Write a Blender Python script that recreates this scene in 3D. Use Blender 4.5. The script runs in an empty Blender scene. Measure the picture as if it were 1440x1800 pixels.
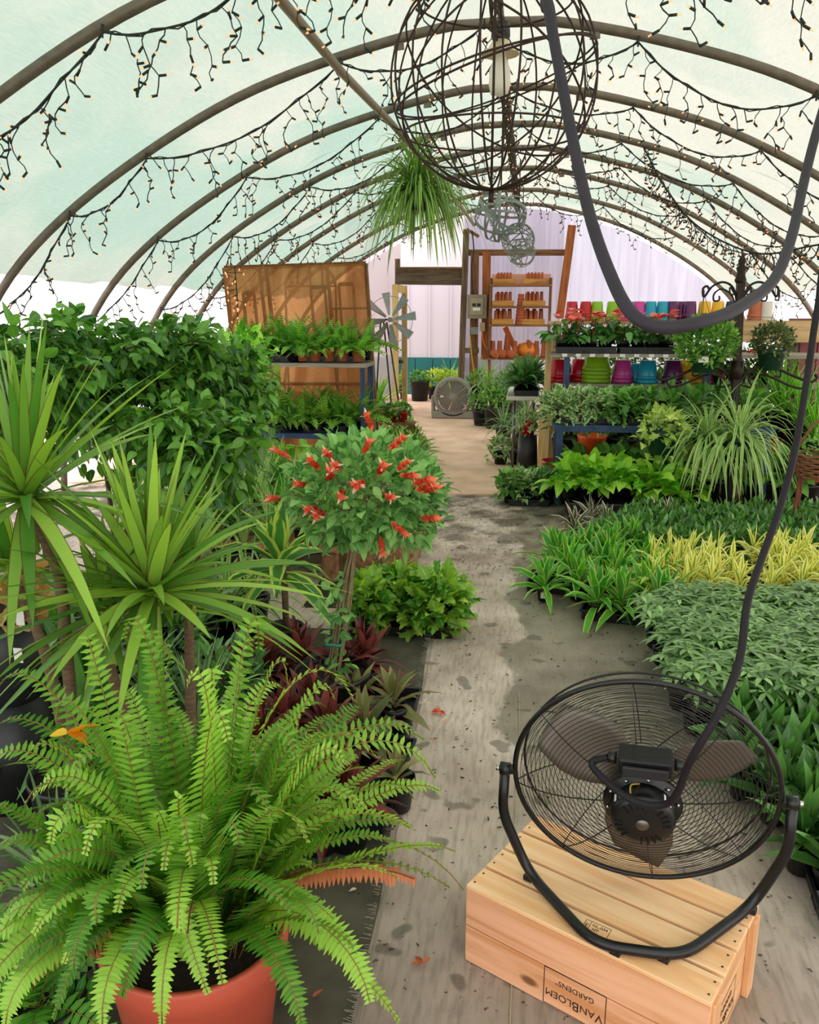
import bpy, math, random
import numpy as np
from mathutils import Vector, Matrix
C = bpy.context.scene
COL = C.collection
PI = math.pi
rnd = random.Random(7)

# ------------------------------------------------------------------ camera, sky, sun, exposure
FPX = 1442.0
EYE = np.array([0.0, 0.0, 1.6])
PITCH = math.atan(350 / FPX)
YAW = math.atan(210 / math.hypot(FPX, 350))
cd = bpy.data.cameras.new('camera'); cam = bpy.data.objects.new('camera', cd); COL.objects.link(cam)
cd.sensor_fit = 'HORIZONTAL'; cd.sensor_width = 36.0; cd.lens = 36.0 * FPX / 1440.0
cd.clip_start = 0.02; cd.clip_end = 200
cam.location = EYE; cam.rotation_euler = (PI / 2 - PITCH, 0, YAW)
C.camera = cam
wd = bpy.data.worlds.new('overcast_sky'); C.world = wd; wd.use_nodes = True
bg = wd.node_tree.nodes['Background']
bg.inputs[0].default_value = (1.0, 0.975, 1.0, 1); bg.inputs[1].default_value = 2.25
sd = bpy.data.lights.new('hazy_sun', 'SUN'); sun = bpy.data.objects.new('hazy_sun', sd); COL.objects.link(sun)
sd.energy = 2.2; sd.angle = math.radians(25); sd.color = (1.0, 0.95, 0.87)
sun.rotation_euler = (math.radians(24), math.radians(16), 0)
C.view_settings.view_transform = 'Standard'; C.view_settings.look = 'None'
C.view_settings.exposure = 0.0; C.view_settings.gamma = 1.0; C.view_settings.use_curve_mapping = False
C.cycles.max_bounces = 7; C.cycles.diffuse_bounces = 4; C.cycles.glossy_bounces = 2
C.cycles.transmission_bounces = 4; C.cycles.transparent_max_bounces = 8
C.cycles.caustics_reflective = False; C.cycles.caustics_refractive = False
C.cycles.sample_clamp_indirect = 4.0

# ------------------------------------------------------------------ measuring helpers (photo pixel -> place in the world)
_f = np.array([-math.sin(YAW) * math.cos(PITCH), math.cos(YAW) * math.cos(PITCH), -math.sin(PITCH)])
_r = np.array([math.cos(YAW), math.sin(YAW), 0.0]); _u = np.cross(_r, _f)
def _ray(px, py): return _f + _r * (px - 720) / FPX + _u * (900 - py) / FPX
def PT(px, py, Y):
    d = _ray(px, py); return EYE + d * (Y / d[1])
def FL(px, py, z=0.0):
    d = _ray(px, py); return EYE + d * ((z - EYE[2]) / d[2])

# ------------------------------------------------------------------ materials
MATS = {}
def rgb(h):
    h = h.lstrip('#'); c = [int(h[i:i + 2], 16) / 255 for i in (0, 2, 4)]
    return tuple((x / 12.92 if x <= .04045 else ((x + .055) / 1.055) ** 2.4) for x in c) + (1.0,)
def base_mat(name):
    m = bpy.data.materials.new(name); m.use_nodes = True; nt = m.node_tree
    return m, nt, nt.nodes['Principled BSDF'], nt.nodes['Material Output']
def N(nt, t, **kw):
    n = nt.nodes.new(t)
    for k, v in kw.items(): setattr(n, k, v)
    return n
def mat(name, col, rough=.6, metal=0.0, var=0.0, scale=8.0, bump=0.0, spec=.4, stretch=(1, 1, 1), col2=None, detail=4):
    """plain or mottled surface: noise in object space mixes col with col2 (or a darker col)"""
    if name in MATS: return MATS[name]
    m, nt, b, out = base_mat(name)
    c = rgb(col) if isinstance(col, str) else col
    b.inputs['Base Color'].default_value = c; b.inputs['Roughness'].default_value = rough
    b.inputs['Metallic'].default_value = metal; b.inputs['Specular IOR Level'].default_value = spec
    if var > 0 or col2 or bump > 0:
        tc = N(nt, 'ShaderNodeTexCoord'); mp = N(nt, 'ShaderNodeMapping'); mp.inputs['Scale'].default_value = stretch
        nz = N(nt, 'ShaderNodeTexNoise'); nz.inputs['Scale'].default_value = scale; nz.inputs['Detail'].default_value = detail
        nt.links.new(tc.outputs['Object'], mp.inputs[0]); nt.links.new(mp.outputs[0], nz.inputs['Vector'])
        if var > 0 or col2:
            rp = N(nt, 'ShaderNodeValToRGB'); e = rp.color_ramp.elements
            c2 = rgb(col2) if col2 else tuple(x * (1 - var) for x in c[:3]) + (1,)
            e[0].position = .35; e[0].color = c2; e[1].position = .65; e[1].color = c
            nt.links.new(nz.outputs['Fac'], rp.inputs[0]); nt.links.new(rp.outputs[0], b.inputs['Base Color'])
        if bump > 0:
            bp = N(nt, 'ShaderNodeBump'); bp.inputs['Strength'].default_value = bump; bp.inputs['Distance'].default_value = .01
            nt.links.new(nz.outputs['Fac'], bp.inputs['Height']); nt.links.new(bp.outputs[0], b.inputs['Normal'])
    MATS[name] = m; return m
def wood(name, c1, c2, scale=6.0, axis='X', rough=.65, knots=True):
    if name in MATS: return MATS[name]
    m, nt, b, out = base_mat(name); b.inputs['Roughness'].default_value = rough; b.inputs['Specular IOR Level'].default_value = .25
    tc = N(nt, 'ShaderNodeTexCoord'); mp = N(nt, 'ShaderNodeMapping')
    s = {'X': (.12, 1.6, 1.6), 'Y': (1.6, .12, 1.6), 'Z': (1.6, 1.6, .12)}[axis]
    mp.inputs['Scale'].default_value = s
    oi = N(nt, 'ShaderNodeObjectInfo'); ad = N(nt, 'ShaderNodeVectorMath', operation='ADD')
    nt.links.new(tc.outputs['Object'], ad.inputs[0]); nt.links.new(oi.outputs['Random'], ad.inputs[1]); nt.links.new(ad.outputs[0], mp.inputs[0])
    wv = N(nt, 'ShaderNodeTexNoise'); wv.inputs['Scale'].default_value = scale * 4; wv.inputs['Detail'].default_value = 6; wv.inputs['Distortion'].default_value = 1.2
    nt.links.new(mp.outputs[0], wv.inputs['Vector'])
    rp = N(nt, 'ShaderNodeValToRGB'); e = rp.color_ramp.elements
    e[0].position = .33; e[0].color = rgb(c2); e[1].position = .62; e[1].color = rgb(c1)
    nt.links.new(wv.outputs['Fac'], rp.inputs[0])
    last = rp.outputs[0]
    if knots:
        vo = N(nt, 'ShaderNodeTexVoronoi'); vo.inputs['Scale'].default_value = 2.6
        m2 = N(nt, 'ShaderNodeMapping'); m2.inputs['Scale'].default_value = {'X': (.7, 1.4, 1.4), 'Y': (1.4, .7, 1.4), 'Z': (1.4, 1.4, .7)}[axis]
        nt.links.new(ad.outputs[0], m2.inputs[0]); nt.links.new(m2.outputs[0], vo.inputs['Vector'])
        r2 = N(nt, 'ShaderNodeValToRGB'); q = r2.color_ramp.elements
        q[0].position = .03; q[0].color = (1, 1, 1, 1); q[1].position = .055; q[1].color = (0, 0, 0, 1)
        nt.links.new(vo.outputs['Distance'], r2.inputs[0])
        mx = N(nt, 'ShaderNodeMix', data_type='RGBA'); mx.inputs['B'].default_value = tuple(x * .35 for x in rgb(c2)[:3]) + (1,)
        nt.links.new(r2.outputs[0], mx.inputs['Factor']); nt.links.new(last, mx.inputs['A']); last = mx.outputs['Result']
    nt.links.new(last, b.inputs['Base Color'])
    bp = N(nt, 'ShaderNodeBump'); bp.inputs['Strength'].default_value = .25; bp.inputs['Distance'].default_value = .004
    nt.links.new(wv.outputs['Fac'], bp.inputs['Height']); nt.links.new(bp.outputs[0], b.inputs['Normal'])
    MATS[name] = m; return m
LIFT = 1.28
def lift(c, name): k = 1.0 if name in ('fern_leaf', 'chartreuse_leaf', 'yellow_edged_leaf', 'dried_leaf', 'pale_petal', 'yellow_orange_bract', 'lime_pothos_leaf', 'red_edged_leaf', 'lime_edged_leaf', 'grape_ivy_leaf', 'burgundy_leaf', 'umbrella_leaf') else LIFT; return tuple(min(.9, x * k) for x in c[:3]) + (1,)
def leaf(name, dark, light, stripe=None, mode=None, tip=None, trans=.28, rough=.42, lo=.55, hi=.8, spec=.35):
    """leaf: shade varies leaf by leaf (attribute rnd); mode edge/mid/lines uses the leaf's own across coordinate"""
    if name in MATS: return MATS[name]
    m, nt, b, out = base_mat(name)
    at = N(nt, 'ShaderNodeAttribute'); at.attribute_name = 'rnd'
    rp = N(nt, 'ShaderNodeValToRGB'); e = rp.color_ramp.elements
    e[0].position = .1; e[0].color = lift(rgb(dark), name); e[1].position = .9; e[1].color = lift(rgb(light), name)
    nt.links.new(at.outputs['Fac'], rp.inputs[0]); last = rp.outputs[0]
    uv = N(nt, 'ShaderNodeUVMap'); sp = N(nt, 'ShaderNodeSeparateXYZ'); nt.links.new(uv.outputs[0], sp.inputs[0])
    ab = N(nt, 'ShaderNodeMath', operation='MULTIPLY_ADD'); ab.inputs[1].default_value = 2; ab.inputs[2].default_value = -1
    nt.links.new(sp.outputs['X'], ab.inputs[0])
    aa = N(nt, 'ShaderNodeMath', operation='ABSOLUTE'); nt.links.new(ab.outputs[0], aa.inputs[0])
    if stripe:
        mr = N(nt, 'ShaderNodeMapRange', interpolation_type='SMOOTHSTEP')
        if mode == 'edge': mr.inputs[1].default_value, mr.inputs[2].default_value = lo, hi
        elif mode == 'mid': mr.inputs[1].default_value, mr.inputs[2].default_value = hi, lo
        if mode == 'patch':
            nz = N(nt, 'ShaderNodeTexNoise'); nz.inputs['Scale'].default_value = 60
            tc = N(nt, 'ShaderNodeTexCoord'); nt.links.new(tc.outputs['Object'], nz.inputs['Vector'])
            ad = N(nt, 'ShaderNodeMath', operation='MULTIPLY_ADD'); ad.inputs[1].default_value = .45; nt.links.new(aa.outputs[0], ad.inputs[0]); nt.links.new(nz.outputs['Fac'], ad.inputs[2])
            mr.inputs[1].default_value, mr.inputs[2].default_value = lo, hi; nt.links.new(ad.outputs[0], mr.inputs[0])
        else: nt.links.new(aa.outputs[0], mr.inputs[0])
        mx = N(nt, 'ShaderNodeMix', data_type='RGBA'); mx.inputs['B'].default_value = rgb(stripe)
        nt.links.new(mr.outputs[0], mx.inputs['Factor']); nt.links.new(last, mx.inputs['A']); last = mx.outputs['Result']
    else:
        mr = N(nt, 'ShaderNodeMapRange', interpolation_type='SMOOTHSTEP'); mr.inputs[1].default_value, mr.inputs[2].default_value = .14, .02
        mr.inputs[4].default_value = .35
        nt.links.new(aa.outputs[0], mr.inputs[0])
        mx = N(nt, 'ShaderNodeMix', data_type='RGBA'); mx.inputs['B'].default_value = tuple(min(1, x * 2.0 + .02) for x in rgb(light)[:3]) + (1,)
        nt.links.new(mr.outputs[0], mx.inputs['Factor']); nt.links.new(last, mx.inputs['A']); last = mx.outputs['Result']
    if tip:
        mr = N(nt, 'ShaderNodeMapRange', interpolation_type='SMOOTHSTEP'); mr.inputs[1].default_value, mr.inputs[2].default_value = .35, 1.0
        nt.links.new(sp.outputs['Y'], mr.inputs[0])
        mx = N(nt, 'ShaderNodeMix', data_type='RGBA'); mx.inputs['B'].default_value = rgb(tip)
        nt.links.new(mr.outputs[0], mx.inputs['Factor']); nt.links.new(last, mx.inputs['A']); last = mx.outputs['Result']
    nt.links.new(last, b.inputs['Base Color']); b.inputs['Roughness'].default_value = rough; b.inputs['Specular IOR Level'].default_value = spec
    tr = N(nt, 'ShaderNodeBsdfTranslucent'); ms = N(nt, 'ShaderNodeMixShader'); ms.inputs[0].default_value = trans
    hs = N(nt, 'ShaderNodeHueSaturation'); hs.inputs['Saturation'].default_value = 1.1; hs.inputs['Value'].default_value = 1.35
    nt.links.new(last, hs.inputs['Color']); nt.links.new(hs.outputs[0], tr.inputs[0])
    nt.links.new(b.outputs[0], ms.inputs[1]); nt.links.new(tr.outputs[0], ms.inputs[2]); nt.links.new(ms.outputs[0], out.inputs[0])
    MATS[name] = m; return m
def cloth_mat(name, col, col2, clear, transl, scale=1.2, weave=0.0, stretch=(1, 1, 1)):
    """light-passing sheet: part open weave / clear film (transparent), part translucent, part diffuse"""
    if name in MATS: return MATS[name]
    m, nt, b, out = base_mat(name)
    tc = N(nt, 'ShaderNodeTexCoord'); mp = N(nt, 'ShaderNodeMapping'); mp.inputs['Scale'].default_value = stretch
    nt.links.new(tc.outputs['Object'], mp.inputs[0])
    nz = N(nt, 'ShaderNodeTexNoise'); nz.inputs['Scale'].default_value = scale; nz.inputs['Detail'].default_value = 5; nz.inputs['Distortion'].default_value = .6
    nt.links.new(mp.outputs[0], nz.inputs['Vector'])
    rp = N(nt, 'ShaderNodeValToRGB'); e = rp.color_ramp.elements
    e[0].position = .38; e[0].color = rgb(col); e[1].position = .64; e[1].color = rgb(col2)
    nt.links.new(nz.outputs['Fac'], rp.inputs[0])
    last = rp.outputs[0]
    if weave:
        wv = N(nt, 'ShaderNodeTexNoise'); wv.inputs['Scale'].default_value = 90; wv.inputs['Detail'].default_value = 2
        m2 = N(nt, 'ShaderNodeMapping'); m2.inputs['Scale'].default_value = (1, .12, 1); nt.links.new(tc.outputs['Object'], m2.inputs[0]); nt.links.new(m2.outputs[0], wv.inputs['Vector'])
        mx = N(nt, 'ShaderNodeMix', data_type='RGBA', blend_type='MULTIPLY'); mx.inputs['Factor'].default_value = weave
        nt.links.new(last, mx.inputs['A']); nt.links.new(wv.outputs['Fac'], mx.inputs['B']); last = mx.outputs['Result']
    t = N(nt, 'ShaderNodeBsdfTransparent'); tl = N(nt, 'ShaderNodeBsdfTranslucent'); df = N(nt, 'ShaderNodeBsdfDiffuse')
    for n in (t, tl, df): nt.links.new(last, n.inputs[0])
    m1 = N(nt, 'ShaderNodeMixShader'); m1.inputs[0].default_value = transl
    nt.links.new(df.outputs[0], m1.inputs[1]); nt.links.new(tl.outputs[0], m1.inputs[2])
    m2 = N(nt, 'ShaderNodeMixShader'); m2.inputs[0].default_value = clear
    nt.links.new(m1.outputs[0], m2.inputs[1]); nt.links.new(t.outputs[0], m2.inputs[2]); nt.links.new(m2.outputs[0], out.inputs[0])
    MATS[name] = m; return m
def glow(name, col, strength):
    m, nt, b, out = base_mat(name); b.inputs['Base Color'].default_value = rgb(col)
    b.inputs['Emission Color'].default_value = rgb(col); b.inputs['Emission Strength'].default_value = strength
    m.cycles.emission_sampling = 'NONE'; MATS[name] = m; return m

# ------------------------------------------------------------------ object bookkeeping
def tag(o, label=None, cat=None, group=None, kind=None):
    if label: o['label'] = label
    if cat: o['category'] = cat
    if group: o['group'] = group
    if kind: o['kind'] = kind
    return o
def thing(name, label, cat, loc=(0, 0, 0), rz=0.0, group=None, s=1.0):
    o = bpy.data.objects.new(name, None); COL.objects.link(o)
    o.empty_display_size = .05; o.location = tuple(float(v) for v in loc); o.rotation_euler = (0, 0, rz); o.scale = (s, s, s)
    return tag(o, label, cat, group)
def put(name, me, parent=None, loc=None, rot=None, scale=None):
    o = bpy.data.objects.new(name, me); COL.objects.link(o); o.parent = parent
    if loc is not None: o.location = tuple(float(v) for v in loc)
    if rot is not None: o.rotation_euler = rot
    if scale is not None: o.scale = scale if hasattr(scale, '__len__') else (scale,) * 3
    return o
def world_of(o):
    m = Matrix.Identity(4)
    while o is not None: m = o.matrix_basis @ m; o = o.parent
    return m
def dup(root, loc=None, rz=None, label=None, group=None, s=None):
    r = root.copy(); COL.objects.link(r)
    if loc is not None: r.location = tuple(float(v) for v in loc)
    if rz is not None: r.rotation_euler = (0, 0, rz)
    if s is not None: r.scale = (s, s, s)
    if label: r['label'] = label
    if group: r['group'] = group
    for ch in list(root.children):
        c = ch.copy(); COL.objects.link(c); c.parent = r
        for g in list(ch.children):
            d = g.copy(); COL.objects.link(d); d.parent = c
    return r

# ------------------------------------------------------------------ mesh builder
class MB:
    def __init__(s): s.v = []; s.f = []; s.sm = []; s.mi = []; s.m = 0
    def add(s, vs, fs, smooth=False):
        o = len(s.v); s.v += [tuple(map(float, p)) for p in vs]
        for f in fs: s.f.append([i + o for i in f]); s.sm.append(smooth); s.mi.append(s.m)
        return s
    def box(s, c, size, R=None, taper=1.0):
        x, y, z = [k / 2 for k in size]; c = Vector(c)
        vs = [Vector((sx * x * (taper if sz > 0 else 1), sy * y * (taper if sz > 0 else 1), sz * z)) for sz in (-1, 1) for sy in (-1, 1) for sx in (-1, 1)]
        if R is not None: vs = [R @ v for v in vs]
        return s.add([v + c for v in vs], [(0, 2, 3, 1), (4, 5, 7, 6), (0, 1, 5, 4), (2, 6, 7, 3), (0, 4, 6, 2), (1, 3, 7, 5)])
    def bbox(s, x0, y0, z0, x1, y1, z1): return s.box(((x0 + x1) / 2, (y0 + y1) / 2, (z0 + z1) / 2), (abs(x1 - x0), abs(y1 - y0), abs(z1 - z0)))
    def bar(s, a, b, w, h, up=(0, 0, 1)):
        a, b = Vector(a), Vector(b); d = (b - a); L = d.length; d.normalize(); up = Vector(up)
        if abs(d.dot(up)) > .98: up = Vector((0, 1, 0))
        sd_ = d.cross(up).normalized(); u = sd_.cross(d)
        R = Matrix((d, sd_, u)).transposed(); return s.box((a + b) / 2, (L, w, h), R)
    def tube(s, pts, r, n=6, closed=False, flat=1.0, caps=True):
        P = [Vector(p) for p in pts]; k = len(P); rr = r if hasattr(r, '__len__') else [r] * k
        T = []
        for i in range(k):
            a = P[i - 1] if (i > 0 or closed) else P[i]; b = P[(i + 1) % k] if (i < k - 1 or closed) else P[i]
            d = b - a; T.append(d.normalized() if d.length > 1e-9 else Vector((0, 0, 1)))
        u = T[0].orthogonal().normalized()
        vs = []
        for i in range(k):
            u = (u - T[i] * u.dot(T[i]));
            u = u.normalized() if u.length > 1e-6 else T[i].orthogonal().normalized()
            w = T[i].cross(u)
            for j in range(n):
                a = 2 * PI * j / n; vs.append(P[i] + (u * math.cos(a) + w * math.sin(a) * flat) * rr[i])
        fs = []
        for i in range(k if closed else k - 1):
            i2 = (i + 1) % k
            for j in range(n): fs.append((i * n + j, i * n + (j + 1) % n, i2 * n + (j + 1) % n, i2 * n + j))
        s.add(vs, fs, n > 4)
        if caps and not closed and n > 3:
            o = len(s.v) - len(vs)
            for c in ([o + j for j in range(n)][::-1], [o + (k - 1) * n + j for j in range(n)]): s.f.append(c); s.sm.append(False); s.mi.append(s.m)
        return s
    def lathe(s, prof, n=20, c=(0, 0, 0), M=None, smooth=True):
        vs = []
        for r, z in prof:
            for j in range(n):
                a = 2 * PI * j / n; v = Vector((r * math.cos(a), r * math.sin(a), z))
                if M is not None: v = M @ v
                vs.append(v + Vector(c))
        fs = []
        for i in range(len(prof) - 1):
            for j in range(n): fs.append((i * n + j, i * n + (j + 1) % n, (i + 1) * n + (j + 1) % n, (i + 1) * n + j))
        return s.add(vs, fs, smooth)
    def disc(s, r, z=0, n=20, c=(0, 0, 0), M=None):
        vs = [Vector((r * math.cos(2 * PI * j / n), r * math.sin(2 * PI * j / n), z)) for j in range(n)]
        if M is not None: vs = [M @ v for v in vs]
        return s.add([v + Vector(c) for v in vs], [list(range(n))])
    def mesh(s, name, *mats):
        me = bpy.data.meshes.new(name); me.from_pydata(s.v, [], s.f)
        for m in mats: me.materials.append(m)
        me.polygons.foreach_set('use_smooth', s.sm)
        if any(s.mi): me.polygons.foreach_set('material_index', s.mi)
        me.update(); return me
    def build(s, name, mats, parent=None, world=True, bevel=0.0):
        """vertices are given in world space (world=True) or in the parent's space"""
        mats = mats if isinstance(mats, (list, tuple)) else [mats]
        if parent is not None and world:
            inv = world_of(parent).inverted(); s.v = [tuple(inv @ Vector(v)) for v in s.v]
        o = put(name, s.mesh(name, *mats), parent)
        if bevel:
            b = o.modifiers.new('soft_edges', 'BEVEL'); b.width = bevel; b.segments = 2; b.limit_method = 'ANGLE'
        return o
def curve_pts(P, n=8):
    """Catmull-Rom through P"""
    P = [np.array(p, float) for p in P]; Q = [2 * P[0] - P[1]] + P + [2 * P[-1] - P[-2]]; out = []
    for i in range(1, len(Q) - 2):
        a, b, c, d = Q[i - 1:i + 3]
        for k in range(n):
            t = k / n; out.append(.5 * ((2 * b) + (c - a) * t + (2 * a - 5 * b + 4 * c - d) * t * t + (3 * b - a - 3 * c + d) * t ** 3))
    out.append(P[-1]); return out

# ------------------------------------------------------------------ foliage builder (many leaves as one surface)
PROF = {
    'blade': [(0, .55), (.15, .85), (.45, 1), (.75, .7), (1, .03)],
    'sword': [(0, .9), (.3, 1), (.6, .8), (.85, .42), (1, .02)],
    'lance': [(0, .25), (.2, .8), (.42, 1), (.7, .7), (1, .02)],
    'ovate': [(0, .12), (.14, .72), (.34, 1), (.62, .78), (.84, .34), (1, .02)],
    'heart': [(-.12, .35), (0, .85), (.22, 1), (.5, .82), (.78, .4), (1, .02)],
    'ivy': [(-.06, .4), (.05, 1), (.16, .7), (.28, .55), (.4, .8), (.52, .42), (.8, .22), (1, .02)],
    'lobed': [(0, .25), (.1, .75), (.2, .5), (.32, 1), (.44, .6), (.58, .75), (.7, .4), (.86, .3), (1, .02)],
    'pinna': [(0, .8), (.5, 1), (1, .12)],
    'oval': [(0, .15), (.3, .9), (.6, 1), (.85, .6), (1, .1)],
}
def nrm(a): return a / np.maximum(np.linalg.norm(a, axis=-1, keepdims=True), 1e-9)
class Fol:
    def __init__(s, seed=1): s.R = np.random.default_rng(seed); s.V = []; s.F = []; s.UV = []; s.A = []; s.MI = []; s.n = 0; s.m = 0
    def strips(s, base, d, L, W, prof='blade', droop=0.0, fold=.15, roll=0.0, rv=None, sidev=None, S=0):
        base = np.atleast_2d(np.asarray(base, float)); n = len(base); d = nrm(np.broadcast_to(np.asarray(d, float), (n, 3)))
        L = np.broadcast_to(np.asarray(L, float), (n,)); W = np.broadcast_to(np.asarray(W, float), (n,)) / 2
        droop = np.broadcast_to(np.asarray(droop, float), (n,)); roll = np.broadcast_to(np.asarray(roll, float), (n,))
        pr = PROF[prof]
        if S:
            ts = np.linspace(0, 1, S + 1); pr = [(t, float(np.interp(t, [p[0] for p in pr], [p[1] for p in pr]))) for t in ts]
        K = len(pr); t = np.array([p[0] for p in pr]); w = np.array([p[1] for p in pr])
        up = np.tile([0., 0., 1.], (n, 1)); side = np.cross(d, up)
        bad = np.linalg.norm(side, axis=1) < .12
        side[bad] = np.cross(d[bad], np.tile([.6, .8, 0.], (bad.sum(), 1))) if bad.any() else side[bad]
        if sidev is not None: side = sidev - d * np.sum(sidev * d, -1, keepdims=True)
        side = nrm(side); nor = np.cross(side, d)
        side = side * np.cos(roll)[:, None] + nor * np.sin(roll)[:, None]
        V = np.zeros((n, K, 3, 3)); pos = base.copy(); dc = d.copy()
        for k in range(K):
            if k > 0:
                tm = max(0, (t[k] + t[k - 1]) / 2); dc = d.copy(); dc[:, 2] -= droop * tm ** 1.3; dc = nrm(dc)
                pos = pos + dc * (L * (t[k] - t[k - 1]))[:, None]
            elif t[0] < 0: pos = pos + d * (L * t[0])[:, None]
            nk = np.cross(side, dc); ww = (W * w[k])[:, None]
            V[:, k, 0] = pos - side * ww + nk * ww * fold; V[:, k, 1] = pos - nk * ww * fold * .3; V[:, k, 2] = pos + side * ww + nk * ww * fold
        idx = np.arange(n * K * 3).reshape(n, K, 3) + s.n
        q = np.stack([np.stack([idx[:, :-1, j], idx[:, :-1, j + 1], idx[:, 1:, j + 1], idx[:, 1:, j]], -1) for j in (0, 1)], 2).reshape(-1, 4)
        s.V.append(V.reshape(-1, 3)); s.F.append(q); s.MI.append(np.full(len(q), s.m)); s.n += n * K * 3
        uv = np.zeros((n, K, 3, 2)); uv[..., 0] = [0, .5, 1]; uv[..., 1] = np.clip(t, 0, 1)[None, :, None]; s.UV.append(uv.reshape(-1, 2))
        a = s.R.random(n) if rv is None else np.broadcast_to(np.asarray(rv, float), (n,)); s.A.append(np.repeat(a, K * 3))
        return s
    def stem(s, pts, r, n=4, rv=.5):
        mb = MB(); mb.tube(pts, r, n, caps=False); v = np.array(mb.v); f = np.array(mb.f)
        s.V.append(v); s.F.append(f + s.n); s.MI.append(np.full(len(f), s.m)); s.n += len(v)
        uv = np.full((len(v), 2), .5); uv[:, 0] = .9; s.UV.append(uv); s.A.append(np.full(len(v), rv)); return s
    def mesh(s, name, *mats):
        V = np.concatenate(s.V); F = np.concatenate(s.F); UV = np.concatenate(s.UV); A = np.concatenate(s.A); MI = np.concatenate(s.MI)
        me = bpy.data.meshes.new(name); me.vertices.add(len(V)); me.vertices.foreach_set('co', V.astype(np.float32).ravel())
        me.loops.add(len(F) * 4); me.loops.foreach_set('vertex_index', F.astype(np.int32).ravel())
        me.polygons.add(len(F)); me.polygons.foreach_set('loop_start', np.arange(0, len(F) * 4, 4, dtype=np.int32))
        me.polygons.foreach_set('material_index', MI.astype(np.int32))
        for m in mats: me.materials.append(m)
        u = me.uv_layers.new(name='UVMap'); u.data.foreach_set('uv', UV[F.ravel()].astype(np.float32).ravel())
        at = me.attributes.new('rnd', 'FLOAT', 'POINT'); at.data.foreach_set('value', A.astype(np.float32))
        me.update(calc_edges=True); me.validate(); me.polygons.foreach_set('use_smooth', np.ones(len(F), bool)); return me
    # -- plant forms, in the plant's own space (origin at the soil)
    def rosette(s, c=(0, 0, 0), n=20, L=.3, W=.03, e0=20, e1=80, droop=.6, prof='blade', jit=.2, r0=.01, fold=.2, rise=0.0, S=0, a0=None):
        R = s.R; az = (np.arange(n) * 2.39996 + R.random() * 6 + R.normal(0, .25, n)) if a0 is None else a0
        q = np.linspace(0, 1, n); el = np.radians(e0 + (e1 - e0) * q + R.normal(0, 6, n))
        d = np.stack([np.cos(az) * np.cos(el), np.sin(az) * np.cos(el), np.sin(el)], -1)
        b = np.array(c) + d * [r0, r0, 0] + np.outer(q, [0, 0, rise])
        l = L * (1 - .25 * q) * R.uniform(1 - jit, 1 + jit, n)
        return s.strips(b, d, l, W * R.uniform(.8, 1.15, n), prof, droop * (1.25 - q) * R.uniform(.6, 1.4, n), fold, R.normal(0, .25, n), S=S)
    def bush(s, c, rad, n, L, W, prof='ovate', droop=.7, shell=.5, outw=.7, upw=.35, fold=.15, zmin=-9, jit=.25):
        R = s.R; g = nrm(R.normal(0, 1, (n * 2, 3))); rr = (shell + (1 - shell) * R.random(n * 2)) ** .6
        p = g * rr[:, None] * np.array(rad); k = (p[:, 2] > zmin); p = p[k][:n]; g = g[k][:n]; n = len(p)
        d = nrm(g * outw + R.normal(0, .45, (n, 3)) + [0, 0, upw])
        return s.strips(p + np.array(c), d, L * R.uniform(1 - jit, 1 + jit, n), W * R.uniform(1 - jit, 1 + jit, n), prof, droop * R.uniform(.4, 1.6, n), fold, R.normal(0, .5, n))
    def palmate(s, c, d, k=7, L=.07, W=.024, droop=.7, cup=.35):
        """leaflets radiating from points c along normals d"""
        c = np.atleast_2d(c); d = nrm(np.atleast_2d(d)); m = len(c); R = s.R
        a = nrm(np.cross(d, np.tile([.3, .9, .2], (m, 1)))); b = np.cross(d, a); ph = R.random(m) * 6
        for j in range(k):
            t = ph + 2 * PI * j / k; v = a * np.cos(t)[:, None] + b * np.sin(t)[:, None] + d * cup
            s.strips(c, v, L * R.uniform(.75, 1.1, m), W, 'oval', droop, .2, 0, rv=np.clip(R.normal(.5, .22, m), 0, 1), S=3)
        return s
    def frond(s, P, width, n=26, wp=.012, tipw=.25, droop=.25, rv=None, cup=.15, stem=.0015, bare=.08):
        """fern frond along polyline P: paired leaflets"""
        R = s.R; P = np.array(P, float); seg = np.linalg.norm(np.diff(P, axis=0), axis=1); cs = np.r_[0, np.cumsum(seg)] / seg.sum()
        t = bare + (.997 - bare) * (1 - (1 - np.linspace(0, 1, n)) ** 1.12); X = np.stack([np.interp(t, cs, P[:, i]) for i in range(3)], -1)
        T = nrm(np.gradient(X, axis=0)); up = np.tile([0, 0, 1.], (n, 1)); sd_ = np.cross(T, up)
        h = P[-1] - P[0]; h = np.array([-h[1], h[0], 0]); h = -h / max(np.linalg.norm(h), 1e-6)
        sd_ = sd_ + h * .35
        sd_ = nrm(sd_ - T * np.sum(sd_ * T, -1, keepdims=True)); nn = np.cross(sd_, T)
        tw = R.normal(0, .35); sd_, nn = sd_ * math.cos(tw) + nn * math.sin(tw), nn * math.cos(tw) - sd_ * math.sin(tw)
        w = width * np.clip(np.minimum((t - bare + .03) / .16, 1) * (1 - (1 - tipw) * t ** 1.8), .05, 1) * np.where(t > .93, .6, 1)
        r0 = R.random() if rv is None else rv
        wv = wp * np.clip(.3 + .7 * w / width, .3, 1)
        for sg in (-1, 1):
            d = sd_ * sg + T * .28 + nn * cup + R.normal(0, .06, (n, 3))
            s.strips(X, d, w * R.uniform(.88, 1.08, n), wv, 'pinna', droop, .12, sidev=T * -sg, rv=np.clip(r0 + R.normal(0, .07, n) + .25 * (t - .5), 0, 1))
        m_ = s.m; s.m = 1; s.stem(list(P[::max(1, len(P) // 12)]) + [P[-1]], stem, 3, rv=.5); s.m = m_; return s
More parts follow.
